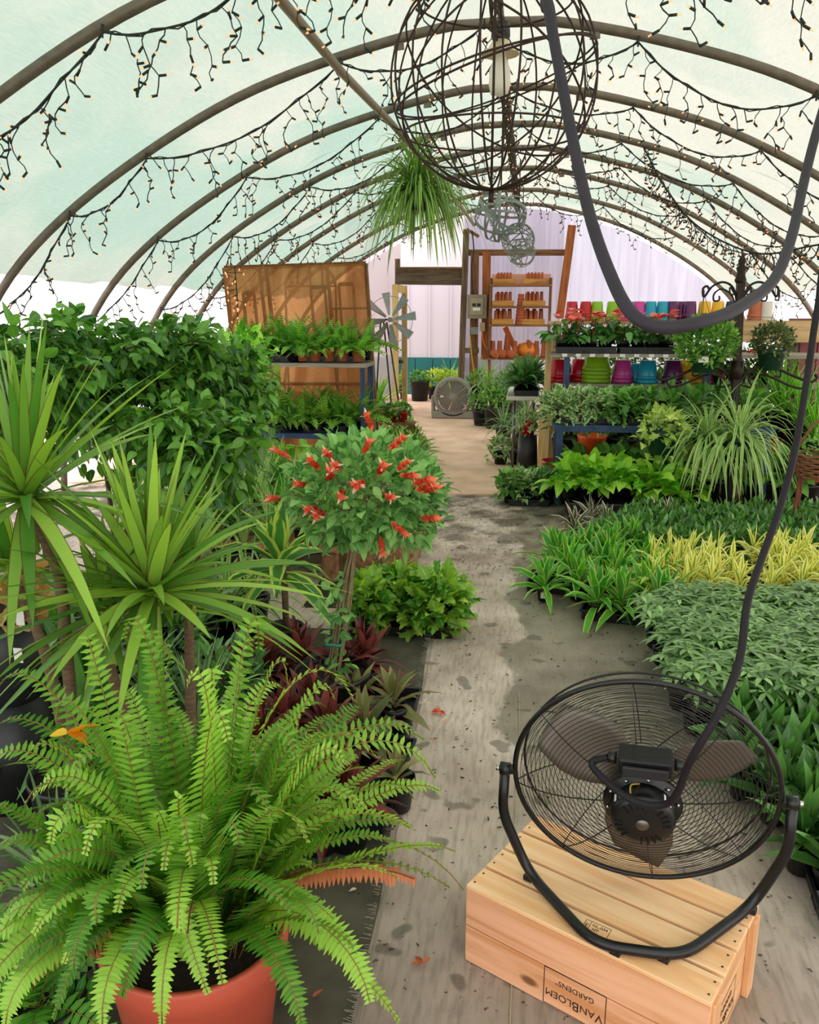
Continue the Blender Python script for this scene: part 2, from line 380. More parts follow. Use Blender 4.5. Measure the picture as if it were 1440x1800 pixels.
# ================================================================== THE SETTING
RX = -0.22                                       # ridge line
HY = [3.95, 5.47, 6.93, 8.21, 9.34, 10.59, 12.4, 14.0]
BACK = 14.6
PR = [(0, 3.33), (.3, 3.285), (.6, 3.235), (.95, 3.15), (1.28, 3.06), (1.6, 2.965), (1.87, 2.84), (2.17, 2.69), (2.45, 2.53), (2.8, 2.32), (3.09, 2.1), (3.3, 1.93), (3.45, 1.75), (3.65, 1.46), (3.8, 1.15), (3.9, .8), (3.97, .4), (4.0, 0)]
def prof_pts(step=6):
    R_ = curve_pts([(a, b) for a, b in PR], step); L_ = [(-a, b) for a, b in R_][::-1]
    A = np.array(L_[:-1] + list(map(tuple, R_))); cs = np.r_[0, np.cumsum(np.linalg.norm(np.diff(A, axis=0), axis=1))]
    u = np.linspace(0, cs[-1], 241); A = np.stack([np.interp(u, cs, A[:, 0]), np.interp(u, cs, A[:, 1])], -1); e = A.copy()
    for _ in range(60): e[1:-1] = (e[:-2] + 2 * e[1:-1] + e[2:]) / 4
    return [p for p in e]
PP = prof_pts()[::3]
def prof_z(dx): return float(np.interp(abs(dx), [p[0] for p in PR], [p[1] for p in PR]))
def st(o, label): o['kind'] = 'structure'; o['label'] = label; return o

# floor: worn, stained ground cloth; wet stains and algae have their own shapes
def floor_mat():
    m, nt, b, out = base_mat('ground_cloth')
    tc = N(nt, 'ShaderNodeTexCoord'); L = nt.links.new
    def noise(scale, detail=5, dist=0.0, st_=(1, 1, 1)):
        mp = N(nt, 'ShaderNodeMapping'); mp.inputs['Scale'].default_value = st_; L(tc.outputs['Object'], mp.inputs[0])
        n = N(nt, 'ShaderNodeTexNoise'); n.inputs['Scale'].default_value = scale; n.inputs['Detail'].default_value = detail; n.inputs['Distortion'].default_value = dist
        L(mp.outputs[0], n.inputs['Vector']); return n.outputs['Fac']
    def ramp(x, p0, c0, p1, c1):
        r = N(nt, 'ShaderNodeValToRGB'); e = r.color_ramp.elements; e[0].position = p0; e[0].color = c0; e[1].position = p1; e[1].color = c1; L(x, r.inputs[0]); return r.outputs[0]
    def mix(f, a, c, bt='MIX'):
        n = N(nt, 'ShaderNodeMix', data_type='RGBA', blend_type=bt)
        if isinstance(f, float): n.inputs['Factor'].default_value = f
        else: L(f, n.inputs['Factor'])
        if isinstance(a, tuple): n.inputs['A'].default_value = a
        else: L(a, n.inputs['A'])
        if isinstance(c, tuple): n.inputs['B'].default_value = c
        else: L(c, n.inputs['B'])
        return n.outputs['Result']
    base = ramp(noise(2.2, 6), .35, rgb('b5a294'), .7, rgb('dfcec0'))
    base = mix(ramp(noise(60, 3, 0, (1, .15, 1)), .45, (0, 0, 0, 1), .75, (.5, .5, .5, 1)), base, rgb('6f6a5c'))
    sx = N(nt, 'ShaderNodeSeparateXYZ'); L(tc.outputs['Object'], sx.inputs[0])
    # algae-green damp patch on the right half of the aisle
    nb = N(nt, 'ShaderNodeMath', operation='MULTIPLY_ADD'); nb.inputs[1].default_value = .55; L(noise(1.3, 5, 0, (1, 1.6, 1)), nb.inputs[0]); L(sx.outputs['X'], nb.inputs[2])
    wet = ramp(nb.outputs[0], .235, (0, 0, 0, 1), .265, (1, 1, 1, 1))
    near = N(nt, 'ShaderNodeMapRange'); near.inputs[1].default_value, near.inputs[2].default_value = 2.2, 2.75; L(sx.outputs['Y'], near.inputs[0])
    mm = N(nt, 'ShaderNodeMath', operation='MULTIPLY'); L(wet, mm.inputs[0]); L(near.outputs[0], mm.inputs[1])
    damp = ramp(noise(3.5, 6), .35, rgb('67604f'), .7, rgb('978e7b'))
    m2 = N(nt, 'ShaderNodeMath', operation='MULTIPLY'); m2.inputs[1].default_value = .8; L(mm.outputs[0], m2.inputs[0])
    c = mix(m2.outputs[0], base, damp)
    spots = ramp(noise(5.5, 2), .64, (0, 0, 0, 1), .67, (.6, .6, .6, 1)); c = mix(spots, c, rgb('5a5546'))
    specks = ramp(noise(38, 3), .66, (0, 0, 0, 1), .7, (.8, .8, .8, 1)); c = mix(specks, c, rgb('35301f'))
    dirt = N(nt, 'ShaderNodeMapRange', interpolation_type='SMOOTHSTEP'); dirt.inputs[1].default_value, dirt.inputs[2].default_value = 4.3, 6.6; L(sx.outputs['Y'], dirt.inputs[0])
    d2 = N(nt, 'ShaderNodeMath', operation='MULTIPLY'); L(dirt.outputs[0], d2.inputs[0]); L(ramp(noise(5, 7, .5), .42, (0, 0, 0, 1), .62, (.85, .85, .85, 1)), d2.inputs[1])
    c = mix(d2.outputs[0], c, rgb('4a4030'))
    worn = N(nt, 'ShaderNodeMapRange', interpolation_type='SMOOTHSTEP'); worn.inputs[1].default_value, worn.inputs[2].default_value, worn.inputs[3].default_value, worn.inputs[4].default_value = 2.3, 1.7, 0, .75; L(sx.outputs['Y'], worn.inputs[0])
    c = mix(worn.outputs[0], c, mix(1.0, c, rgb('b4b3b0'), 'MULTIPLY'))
    L(c, b.inputs['Base Color']); b.inputs['Roughness'].default_value = .75; b.inputs['Specular IOR Level'].default_value = .3
    bp = N(nt, 'ShaderNodeBump'); bp.inputs['Strength'].default_value = .35; bp.inputs['Distance'].default_value = .006; L(noise(45, 4), bp.inputs['Height']); L(bp.outputs[0], b.inputs['Normal'])
    return m
M_floor = floor_mat()
st(MB().add([(-4.6, -3, 0), (4.4, -3, 0), (4.4, 7.25, 0), (-4.6, 7.25, 0)], [(0, 1, 2, 3)]).build('floor', M_floor), 'grey stained ground cloth along the aisle of the greenhouse')
M_soil = mat('bare_dirt', '3a3024', .95, var=.5, scale=20, bump=.5)
M_conc = mat('path_concrete', 'f2ccb0', .8, var=.22, scale=3, bump=.1, col2='dab398', detail=7)
st(MB().bbox(-4.6, 7.25, -.1, 4.4, 19, .012).build('floor_2', M_conc), 'tan concrete slab at the far end of the aisle')
M_mat2 = mat('dark_ground_cloth', '5b5747', .85, var=.45, scale=6, bump=.3, col2='3d3a2e', detail=7)
mat2 = []
nn_ = 26
for i in range(nn_):
    y = -1 + i * (4.9 / (nn_ - 1)); xe = -.345 - .04 * max(0, y - 1.5) - .006 * math.sin(y * 9)
    mat2 += [(-4.5, y, .004), (xe, y, .005)]
st(MB().add(mat2, [(2 * i, 2 * i + 1, 2 * i + 3, 2 * i + 2) for i in range(nn_ - 1)]).build('floor_3', M_mat2), 'darker ground cloth under the plants left of the aisle')
mb = MB()                                         # stitched seam and frayed threads along the cloth edge
seam = [(-.33 - .04 * max(0, y - 1.5), y, .007) for y in np.linspace(1.2, 3.9, 40)]
mb.tube(seam, .0022, 4)
for i in range(420):
    y = rnd.uniform(1.2, 3.9); x = -.345 - .04 * max(0, y - 1.5)
    mb.tube([(x, y, .006), (x - rnd.uniform(.008, .03), y + rnd.uniform(-.006, .006), .008)], .0011, 3, caps=False)
st(mb.build('trim_1', mat('seam_thread', '8f8a78', .9)), 'stitched frayed seam along the ground cloth edge')
mb = MB()
for x0, y0, y1 in ((.015, 1.5, 3.3), (.02, 4.0, 4.6)):
    mb.tube([(x0 + .004 * math.sin(y * 7), y, .003) for y in np.linspace(y0, y1, 14)], .0013, 4)
st(mb.build('trim_2', mat('tracer_thread', 'b9b48c', .9)), 'pale tracer thread woven along the ground cloth')

st(MB().add([(-1.2, 4.2, .003), (-.66, 4.25, .003), (-.7, 5.2, .003), (-.68, 6.1, .003), (-.74, 7.24, .003), (-1.3, 7.24, .003)], [(0, 1, 2, 3, 4, 5)]).build('floor_4', M_soil), 'strip of dark bare dirt along the left path edge')
# hoops
M_pipe = mat('hoop_pipe', '7a7062', .5, metal=.35, var=.3, scale=14)
nth = ['nearest', 'second', 'third', 'fourth', 'fifth', 'sixth', 'seventh', 'last']
for i, y in enumerate(HY):
    k = 1 if i in (0, 1) else 0
    mb = MB(); mb.tube([(RX + p[0], y, p[1] - .012 * (abs(p[0]) < .25)) for p in PP], .03, 8)
    for dx in (-.62, .55): mb.bar((RX + dx - .03, y, prof_z(dx) - .035), (RX + dx + .03, y, prof_z(dx) - .03), .02, .075)
    st(mb.build('trim_%d' % (i + 3), M_pipe), 'grey steel roof hoop arching over the greenhouse, the %s one' % nth[i])
# purlin pipes
mb = MB(); mb.tube([(-1.26, 1.0, 3.03), (-1.2, 5.47, 3.05), (-1.12, 6.93, 3.05), (-1.0, 10.6, 3.03), (-.95, 14.4, 3.02)], .027, 8)
st(mb.build('trim_11', mat('purlin_pipe', '8a7b66', .5, metal=.2)), 'brown lengthwise purlin pipe left of the ridge')
mb = MB(); mb.tube([(RX, -1, 3.30), (RX, 14.4, 3.27)], .02, 8)
st(mb.build('trim_12', M_pipe), 'lengthwise ridge pipe under the hoops')

# shade cloth roof with wrinkles between the hoops
def sheet(y0, y1, dx0, dx1, off, nu, nv, amp, seed):
    R_ = np.random.default_rng(seed); ys = np.linspace(y0, y1, nv)
    arc = [p for p in prof_pts() if dx0 - 1e-6 <= p[0] <= dx1 + 1e-6]; A = np.array(arc)
    cs = np.r_[0, np.cumsum(np.linalg.norm(np.diff(A, axis=0), axis=1))]; u = np.linspace(0, cs[-1], nu)
    X = np.interp(u, cs, A[:, 0]); Z = np.interp(u, cs, A[:, 1]); T = np.gradient(np.stack([X, Z], -1), axis=0); T /= np.linalg.norm(T, axis=1, keepdims=True)
    nx, nz = -T[:, 1], T[:, 0]
    ph = R_.random((6, 2)) * 9
    V = []
    for y in ys:
        hp = min(abs(y - h) for h in [.9, 2.4] + HY + [BACK]); sag = -.055 * min(1, hp / .6) ** 1.4
        w = sag + amp * (np.sin(u * 3.1 + y * 2.3 + ph[0, 0]) * .5 + np.sin(u * 7.7 - y * 5.1 + ph[1, 0]) * .25 + np.sin(u * 1.3 + y * 11 + ph[2, 0]) * .3 + np.sin(u * 17 + y * 13 + ph[3, 0]) * .12) * min(1, hp / .35)
        o_ = off + w * np.where(np.abs(X) > 1.2, 1.0, .5)
        V += [(RX + X[i] + nx[i] * o_[i], y, Z[i] + nz[i] * o_[i]) for i in range(nu)]
    F_ = [(r * nu + c, r * nu + c + 1, (r + 1) * nu + c + 1, (r + 1) * nu + c) for r in range(nv - 1) for c in range(nu - 1)]
    return MB().add(V, F_, True)
M_shade = cloth_mat('shade_cloth', '95aa9c', 'b2b3a6', .22, .84, .75, .22, (1, .8, 1))
nt_ = M_shade.node_tree; tc_ = N(nt_, 'ShaderNodeTexCoord'); sx_ = N(nt_, 'ShaderNodeSeparateXYZ'); nt_.links.new(tc_.outputs['Object'], sx_.inputs[0])
mr_ = N(nt_, 'ShaderNodeMapRange', interpolation_type='SMOOTHSTEP'); mr_.inputs[1].default_value, mr_.inputs[2].default_value, mr_.inputs[3].default_value, mr_.inputs[4].default_value = -1.3, -.2, -.06, .1
nt_.links.new(sx_.outputs['X'], mr_.inputs[0])
rp_ = [n for n in nt_.nodes if n.type == 'VALTORGB'][0]; src_ = rp_.inputs[0].links[0].from_socket; ad_ = N(nt_, 'ShaderNodeMath', operation='ADD')
nt_.links.new(src_, ad_.inputs[0]); nt_.links.new(mr_.outputs[0], ad_.inputs[1]); nt_.links.new(ad_.outputs[0], rp_.inputs[0])
st(sheet(-1.2, BACK - .25, -3.4, 3.4, .075, 110, 150, .045, 3).build('ceiling', M_shade), 'pale green shade cloth stretched over the roof hoops')
mb = MB()                                         # taped seam / ridge flap
M_poly = cloth_mat('clear_poly', 'ffffff', 'fff4f2', .62, .8, 2.0)
st(sheet(-1.2, BACK, -4.0, -3.34, .05, 14, 90, .02, 5).build('wall_left', M_poly), 'clear plastic side wall left of the plants')
st(sheet(-1.2, BACK, 3.34, 4.0, .05, 14, 90, .02, 6).build('wall_right', M_poly), 'clear plastic side wall right of the plants')

# end wall: corrugated clear panels with the doorway left open
DX0, DX1, DZ = -2.17, -1.13, 2.07
def endwall(x0, x1, zlow, corr, mname, m, lab):
    xs = np.arange(x0, x1 + 1e-6, .019 if corr else .06); V = []; F_ = []
    for i, x in enumerate(xs):
        zt = max(prof_z(x - RX) - .01, zlow + .01); yo = BACK + (.008 * math.sin(2 * PI * x / .076) if corr else .004 * math.sin(x * 9))
        V += [(x, yo, zlow), (x, yo, zt)]
    F_ = [(2 * i, 2 * i + 2, 2 * i + 3, 2 * i + 1) for i in range(len(xs) - 1)]
    return st(MB().add(V, F_, corr).build(mname, m), lab)
M_corr = cloth_mat('corrugated_clear', 'b6b3c0', 'c4c2cc', .42, .85, 1.5, .15, (6, 1, .4))
endwall(DX1, 3.75, 0, True, 'wall_back', M_corr, 'corrugated clear panels of the far end wall')
endwall(-4.2, DX0, 0, False, 'wall_back_2', cloth_mat('pinkish_film', 'cdc3c2', 'd6ccca', .45, .85, 1.0), 'pale pinkish film end wall left of the doorway')
endwall(DX0, DX1, DZ + .2, False, 'wall_back_3', cloth_mat('white_film', 'fbf7f5', 'fff8f4', .4, .85, 1.0), 'white film above the doorway header')
# timber framing of the end wall
M_tim = wood('old_timber', '8a6242', '5d3d27', 4, 'Z'); M_timx = wood('old_timber_flat', '8a6242', '5d3d27', 4, 'X')
M_grey = wood('grey_timber', '6a5a48', '473a2e', 4, 'X'); M_greyz = wood('grey_timber_post', '7a6650', '51412f', 4, 'Z'); M_red = wood('reddish_timber', 'b06a3c', '8a4d2a', 4, 'Z')
def frame_bar(nm, pa, pb, Y, w, d, m, lab):
    a, b = PT(*pa, Y), PT(*pb, Y)
    return st(MB().bar(a, b, d, w, up=(1, 0, 0) if abs(a[2] - b[2]) > abs(a[0] - b[0]) else (0, 0, 1)).build(nm, m, bevel=.004), lab)
frame_bar('trim_13', (696, 486), (818, 487), BACK - .1, .27, .05, M_grey, 'wide grey weathered board across the top of the doorway')
frame_bar('trim_14', (820, 403), (809, 712), BACK - .12, .10, .09, M_greyz, 'dark post on the right of the open doorway')
frame_bar('trim_15', (699, 455), (699, 712), BACK - .08, .08, .08, M_greyz, 'dark post on the left of the open doorway')
frame_bar('trim_16', (822, 444), (1002, 444), BACK - .06, .10, .05, M_timx, 'brown horizontal beam above the terracotta shelf')
frame_bar('trim_17', (835, 445), (832, 700), BACK - .12, .14, .05, M_tim, 'brown post behind the electrical panel')
frame_bar('trim_18', (856, 442), (853, 632), BACK - .11, .14, .05, M_red, 'reddish brown post beside the terracotta shelf')
frame_bar('trim_19', (1006, 396), (984, 560), BACK - .22, .13, .09, M_red, 'leaning reddish brown post above the coloured pots')
frame_bar('trim_20', (818, 616), (842, 616), BACK - .15, .09, .05, M_greyz, 'short dark brace below the electrical panel')
frame_bar('trim_21', (820, 403), (842, 416), BACK - .2, .05, .05, M_tim, 'short brown arm at the top of the doorway post')
frame_bar('trim_22', (697, 471), (816, 471), BACK - .14, .03, .06, M_timx, 'thin brown strip on top of the doorway header')
# what stands beyond the doorway
M_wm = mat('white_metal_siding', 'd2cad4', .5)
mb = MB(); x = -3.6
while x < .2:
    mb.bbox(x, 16.45, .72, x + .40, 16.5, 3.6); mb.bar((x + .41, 16.44, .72), (x + .41, 16.44, 3.6), .03, .05); x += .42
st(mb.build('exterior_wall', M_wm), 'white ribbed metal siding beyond the doorway')
mb = MB(); x = -3.6; M_teal = mat('teal_siding', '1f6a6c', .55, var=.2, scale=3)
while x < .2: mb.bbox(x, 16.40, 0, x + .335, 16.5, .74); x += .35
mb.bbox(-3.6, 16.44, 0, .2, 16.52, .72)
st(mb.build('exterior_wall_2', M_teal), 'teal board wainscot of the building beyond the doorway')
st(MB().bbox(-30, -30, -.3, 30, 40, -.12).build('ground', mat('gravel_yard', 'd2ccc0', .95, var=.2, scale=2)), 'pale gravel yard around the greenhouse')
# ================================================================== PLANT KINDS
LF = {}
LF['fern'] = leaf('fern_leaf', '447f20', '9cca4c', trans=.32, rough=.5)
LF['fern_dark'] = leaf('small_fern_leaf', '3a7a24', '86bc4a', trans=.3)
LF['marg'] = leaf('red_edged_leaf', '528a30', 'a6cc50', stripe='6a4030', mode='edge', lo=.8, hi=.97, trans=.32, rough=.38)
LF['ficus'] = leaf('ficus_leaf', '27521c', '6fa040', trans=.3, rough=.3, spec=.5)
LF['shrimp'] = leaf('shrimp_plant_leaf', '4a7a3c', '8cb868', trans=.25, rough=.55)
LF['bract'] = leaf('coral_bract', 'c4402a', 'f0805c', trans=.3, rough=.55)
LF['petal'] = leaf('pale_petal', 'f0b8a0', 'f8e0c8', trans=.3)
LF['warneckii'] = leaf('lime_striped_leaf', '2d5f2c', '4f8a3a', stripe='c4d860', mode='edge', lo=.5, hi=.72, trans=.3)
LF['lemonlime'] = leaf('lime_edged_leaf', '3a8a2e', '6cb83c', stripe='c8e070', mode='edge', lo=.6, hi=.95, trans=.3)
LF['song'] = leaf('yellow_edged_leaf', '7a9a3a', 'a2b84a', stripe='f2ec8a', mode='edge', lo=.22, hi=.5, trans=.3)
LF['scheff'] = leaf('umbrella_leaf', '2f5a26', 'a0c87c', trans=.2, rough=.33, spec=.5)
LF['darkag'] = leaf('deep_green_leaf', '2c5222', '5f9040', trans=.2, rough=.33, spec=.5)
LF['ti'] = leaf('burgundy_leaf', '451a1c', '8c4a40', trans=.25, rough=.38, tip=None, spec=.5)
LF['ti_green'] = leaf('bronze_green_leaf', '4f5f34', '9a9a62', stripe='a86a58', mode='edge', lo=.75, hi=.98, trans=.25, rough=.4)
LF['ivy'] = leaf('ivy_leaf', '3a6a28', '74a44a', trans=.2, rough=.4)
LF['ivyv'] = leaf('variegated_ivy_leaf', '3f7440', '6a9a58', stripe='d0d8a0', mode='patch', lo=.68, hi=.82, trans=.2)
LF['ivylime'] = leaf('lime_ivy_leaf', '7a9a3c', 'c2d27a', trans=.25)
LF['pothos'] = leaf('lime_pothos_leaf', '4a9a22', 'a6d84a', trans=.3, rough=.3, spec=.5)
LF['anth'] = leaf('anthurium_leaf', '2a5524', '568a40', trans=.18, rough=.28, spec=.5)
LF['spathe'] = leaf('pink_red_spathe', 'd0443f', 'f48070', trans=.2, rough=.3, spec=.5)
LF['spider'] = leaf('striped_spider_leaf', '4f8a34', '7fae4c', stripe='d8e0a0', mode='edge', lo=.45, hi=.75, trans=.3)
LF['spiderg'] = leaf('green_spider_leaf', '2f5f1f', '6f9a3c', stripe='b8cc7a', mode='mid', lo=.12, hi=.4, trans=.3)
LF['lirio'] = leaf('grassy_leaf', '3a5a30', '8aa870', trans=.25)
LF['grape'] = leaf('grape_ivy_leaf', '3f7f28', 'a0c84a', trans=.25, rough=.35)
LF['lily'] = leaf('peace_lily_leaf', '2c5226', '62904a', trans=.2, rough=.3, spec=.5)
LF['lilyv'] = leaf('cream_marked_leaf', '3a6a2f', '5f9a3a', stripe='d4e08a', mode='mid', lo=.1, hi=.6, trans=.25)
LF['chart'] = leaf('chartreuse_leaf', '9ab82a', 'e0ea5a', trans=.3)
LF['pinkti'] = leaf('pink_edged_leaf', '2f4a30', '4f6a44', stripe='e8c8b8', mode='edge', lo=.55, hi=.75, trans=.2)
LF['brown'] = leaf('dried_leaf', '7a3a1e', 'c07048', trans=.15, rough=.8)
LF['bask'] = leaf('glossy_small_leaf', '3a6824', '7aaa48', trans=.25)
LF['baskd'] = leaf('dusky_small_leaf', '35402a', '6a7a44', trans=.2)
LF['yel'] = leaf('yellow_orange_bract', 'f08a1e', 'f8c02a', trans=.3, rough=.4)
M_soil2 = mat('potting_soil', '2a1c14', .95, var=.5, scale=60, bump=.8)
M_stem = mat('brown_stem', '5d4430', .8, var=.4, scale=20)
M_gstem = mat('green_stem', '5f7a35', .6)
M_trunk = mat('ringed_trunk', '7a6248', .85, var=.4, scale=30, stretch=(1, 1, 6), bump=.5)
M_black = mat('black_plastic', '17181a', .45, var=.2, scale=10, spec=.5)
M_terra = mat('terracotta', 'b9603a', .8, var=.18, scale=9)
M_rpot = mat('coral_pot', 'c4573f', .5, var=.1, scale=4)
M_gpot = mat('dark_green_pot', '163a2c', .4, spec=.5)
M_white = mat('white_tag', 'e8e6e0', .6)

def pot_mesh(name, rt, rb, h, m, rim=.012, rimh=.02, n=20, soil=True):
    mb = MB(); t = .004
    mb.lathe([(0, 0), (rb, 0), (rt - .004, h - rimh), (rt, h - rimh), (rt, h), (rt - t * 1.5, h), (rt - t * 2, h - .03 if h > .05 else h * .6)], n)
    mb.m = 1; mb.disc(rt - t * 1.9, h - (.025 if h > .05 else h * .3), n)
    return mb.mesh(name, m, M_soil2 if soil else m)
POT = {
    'p4': (pot_mesh('nursery_pot', .052, .038, .09, M_black, n=14), .07),
    'p6': (pot_mesh('nursery_pot_large', .085, .062, .15, M_black), .125),
    'p10': (pot_mesh('nursery_pot_big', .14, .11, .24, M_black, n=28), .215),
    't4': (pot_mesh('terracotta_colour_pot', .052, .038, .09, M_terra, n=14), .07),
    'r5': (pot_mesh('glossy_red_pot', .065, .05, .12, mat('glossy_red', 'b3202a', .25, spec=.6), n=18), .095),
    'g8': (pot_mesh('green_hanging_pot', .115, .085, .16, M_gpot, n=24), .135),
}
FM = {}
def kind(nm, n, fn, *mats):
    FM[nm] = []
    for i in range(n):
        f = Fol(hash(nm) % 1000 + i * 17 if False else sum(map(ord, nm)) + i * 17); fn(f); FM[nm].append(f.mesh(nm + '_foliage', *mats))
def k_scheff(f):
    R = f.R; k = 14; az = np.arange(k) * 2.4 + R.random() * 6; r = .1 * np.sqrt(np.linspace(.02, 1, k)); h = .19 - r * .55 + R.normal(0, .016, k)
    c = np.stack([np.cos(az) * r, np.sin(az) * r, h], -1); d = np.stack([np.cos(az) * r * 5, np.sin(az) * r * 5, np.ones(k)], -1) + R.normal(0, .12, (k, 3))
    f.palmate(c, d, 7, .078, .021, .6, .22)
    for p in c: f.stem([(0, 0, 0), (p[0] * .5, p[1] * .5, p[2] * .6), p], .002, 3)
kind('scheff', 4, k_scheff, LF['scheff'])
kind('lemonlime', 3, lambda f: f.rosette(n=22, L=.3, W=.05, e0=12, e1=84, droop=1.15, prof='lance', rise=.06, fold=.3), LF['lemonlime'])
def k_song(f):
    for z, n in ((.02, 14), (.09, 14)): f.rosette((0, 0, z), n=n, L=.17, W=.026, e0=0, e1=82, droop=1.3, prof='lance', rise=.05, fold=.3)
    f.stem([(0, 0, 0), (0, 0, .12)], .006, 5)
kind('song', 3, k_song, LF['song'])
kind('darkag', 3, lambda f: f.rosette(n=18, L=.2, W=.062, e0=25, e1=84, droop=.9, prof='ovate', rise=.05, fold=.35), LF['darkag'])
kind('ti', 3, lambda f: f.rosette(n=32, L=.23, W=.05, e0=0, e1=84, droop=1.0, prof='lance', rise=.09, fold=.35), LF['ti'])
kind('ti_green', 2, lambda f: f.rosette(n=18, L=.17, W=.036, e0=5, e1=84, droop=1.0, prof='lance', rise=.06, fold=.35), LF['ti_green'])
def k_sfern(L=.24, n=22, m=14):
    def g(f):
        R = f.R
        for i in range(n):
            a = i * 2.4 + R.random(); e = math.radians(R.uniform(25, 82)); l = L * R.uniform(.7, 1.15)
            d = np.array([math.cos(a) * math.cos(e), math.sin(a) * math.cos(e), math.sin(e)]); P = [np.zeros(3)]
            for k in range(6): d = nrm(d - np.array([0, 0, .2])); P.append(P[-1] + d * l / 6)
            f.frond(P, .036, m, .017, .25, stem=.0011)
    return g
M_rach = mat('fern_rachis', '8a6a34', .7)
kind('sfern', 3, k_sfern(), LF['fern_dark'], M_rach)
kind('bfern', 2, k_sfern(.3, 26, 15), LF['fern'], M_rach)
kind('ivy', 3, lambda f: (f.bush((0, 0, .05), (.13, .13, .1), 64, .08, .088, 'ivy', .9, .6), f.bush((0, 0, -.05), (.15, .15, .1), 24, .055, .06, 'ivy', 1.2, .8)), LF['ivy'])
kind('ivyv', 3, lambda f: (f.bush((0, 0, .05), (.13, .13, .1), 64, .085, .092, 'ivy', .9, .6), f.bush((0, 0, -.05), (.16, .16, .1), 26, .06, .06, 'ivy', 1.2, .8)), LF['ivyv'])
kind('ivylime', 2, lambda f: (f.bush((0, 0, .06), (.15, .15, .12), 150, .055, .06, 'ivy', .9, .6), f.bush((0, 0, -.02), (.17, .17, .16), 40, .05, .05, 'ivy', 1.2, .8)), LF['ivylime'])
def k_pothos(f):
    R = f.R; n = 42; az = R.random(n) * 2 * PI; e = np.radians(R.uniform(-5, 75, n)); l = R.uniform(.05, .17, n)
    d = np.stack([np.cos(az) * np.cos(e), np.sin(az) * np.cos(e), np.sin(e)], -1); p = d * l[:, None] + [0, 0, .04]
    f.strips(p, nrm(d + R.normal(0, .3, (n, 3)) + [0, 0, -.1]), R.uniform(.08, .125, n), R.uniform(.06, .085, n), 'heart', .9, .25, R.normal(0, .4, n))
    for q in p[:20]: f.stem([(0, 0, 0), q * .6 + np.array([0, 0, .01]), q], .002, 3)
kind('pothos', 3, k_pothos, LF['pothos'])
kind('pothos_dark', 2, k_pothos, LF['ivy'])
def k_anth(f):
    R = f.R; n = 20; az = np.arange(n) * 2.4 + R.random(); e = np.radians(R.uniform(15, 80, n)); l = R.uniform(.08, .19, n)
    d = np.stack([np.cos(az) * np.cos(e), np.sin(az) * np.cos(e), np.sin(e)], -1); p = d * l[:, None]
    f.strips(p, nrm(d * [1, 1, .2] + [0, 0, -.25] + R.normal(0, .2, (n, 3))), R.uniform(.09, .12, n), R.uniform(.055, .075, n), 'heart', .7, .25, R.normal(0, .4, n))
    for q in p: f.stem([(0, 0, 0), q], .002, 3)
kind('anth', 3, k_anth, LF['anth'])
def k_spathe(f):
    R = f.R; n = 5; az = R.random(n) * 6.3; p = np.stack([np.cos(az) * .06, np.sin(az) * .06, R.uniform(.19, .26, n)], -1)
    f.strips(p, nrm(np.stack([np.cos(az), np.sin(az), R.uniform(-.1, .5, n)], -1)), .07, .06, 'heart', .4, .3, R.normal(0, .4, n))
    for q in p: f.stem([(0, 0, 0), q], .002, 3, rv=.2)
kind('spathe', 3, k_spathe, LF['spathe'])
kind('spider', 2, lambda f: f.rosette(n=150, L=.56, W=.018, e0=-5, e1=70, droop=3.8, prof='blade', rise=.03, S=8, jit=.35), LF['spider'])
kind('spidersmall', 2, lambda f: f.rosette(n=34, L=.3, W=.016, e0=10, e1=82, droop=1.6, prof='blade', rise=.02, S=6, jit=.3), LF['spider'])
kind('hangspider', 1, lambda f: (f.rosette(n=300, L=.62, W=.021, e0=-10, e1=80, droop=4.2, prof='blade', rise=.05, S=9, jit=.45, r0=.06), f.rosette(n=120, L=.42, W=.017, e0=0, e1=85, droop=1.8, prof='blade', rise=.08, S=8, jit=.4, r0=.05)), LF['spiderg'])
kind('lirio', 2, lambda f: f.rosette(n=60, L=.34, W=.011, e0=20, e1=85, droop=1.7, prof='blade', rise=.02, S=6, jit=.3), LF['lirio'])
kind('grape', 3, lambda f: f.bush((0, 0, .06), (.15, .15, .13), 110, .08, .075, 'lobed', .8, .5, upw=.5), LF['grape'])
kind('lily', 2, lambda f: f.rosette(n=60, L=.34, W=.06, e0=15, e1=82, droop=1.2, prof='lance', rise=.05, fold=.3, r0=.05, jit=.35), LF['lily'])
kind('lilyv', 2, lambda f: f.rosette(n=22, L=.22, W=.085, e0=20, e1=82, droop=.9, prof='ovate', rise=.06, fold=.3, r0=.03), LF['lilyv'])
kind('warneckii', 1, lambda f: f.rosette(n=24, L=.34, W=.082, e0=-25, e1=82, droop=1.3, prof='lance', rise=.1, fold=.3), LF['warneckii'])
kind('strip', 2, lambda f: f.rosette(n=24, L=.28, W=.05, e0=20, e1=84, droop=1.0, prof='lance', rise=.05, fold=.3), LF['darkag'])
kind('pinkti', 2, lambda f: f.rosette(n=18, L=.22, W=.045, e0=10, e1=84, droop=.9, prof='lance', rise=.06, fold=.3), LF['pinkti'])
kind('shrublet', 3, lambda f: f.bush((0, 0, .1), (.12, .12, .1), 170, .04, .018, 'lance', .4, .4, upw=.6), LF['bask'])
kind('darkbush', 3, lambda f: f.bush((0, 0, .09), (.13, .13, .09), 150, .055, .022, 'lance', .3, .4, upw=.5), LF['darkag'])
kind('chart', 2, lambda f: f.bush((0, 0, .16), (.24, .24, .2), 260, .08, .03, 'lance', .7, .4, upw=.6), LF['chart'])
kind('bigbush', 2, lambda f: f.bush((0, 0, .16), (.25, .25, .2), 260, .09, .045, 'ovate', .7, .4, upw=.4), LF['ivy'])
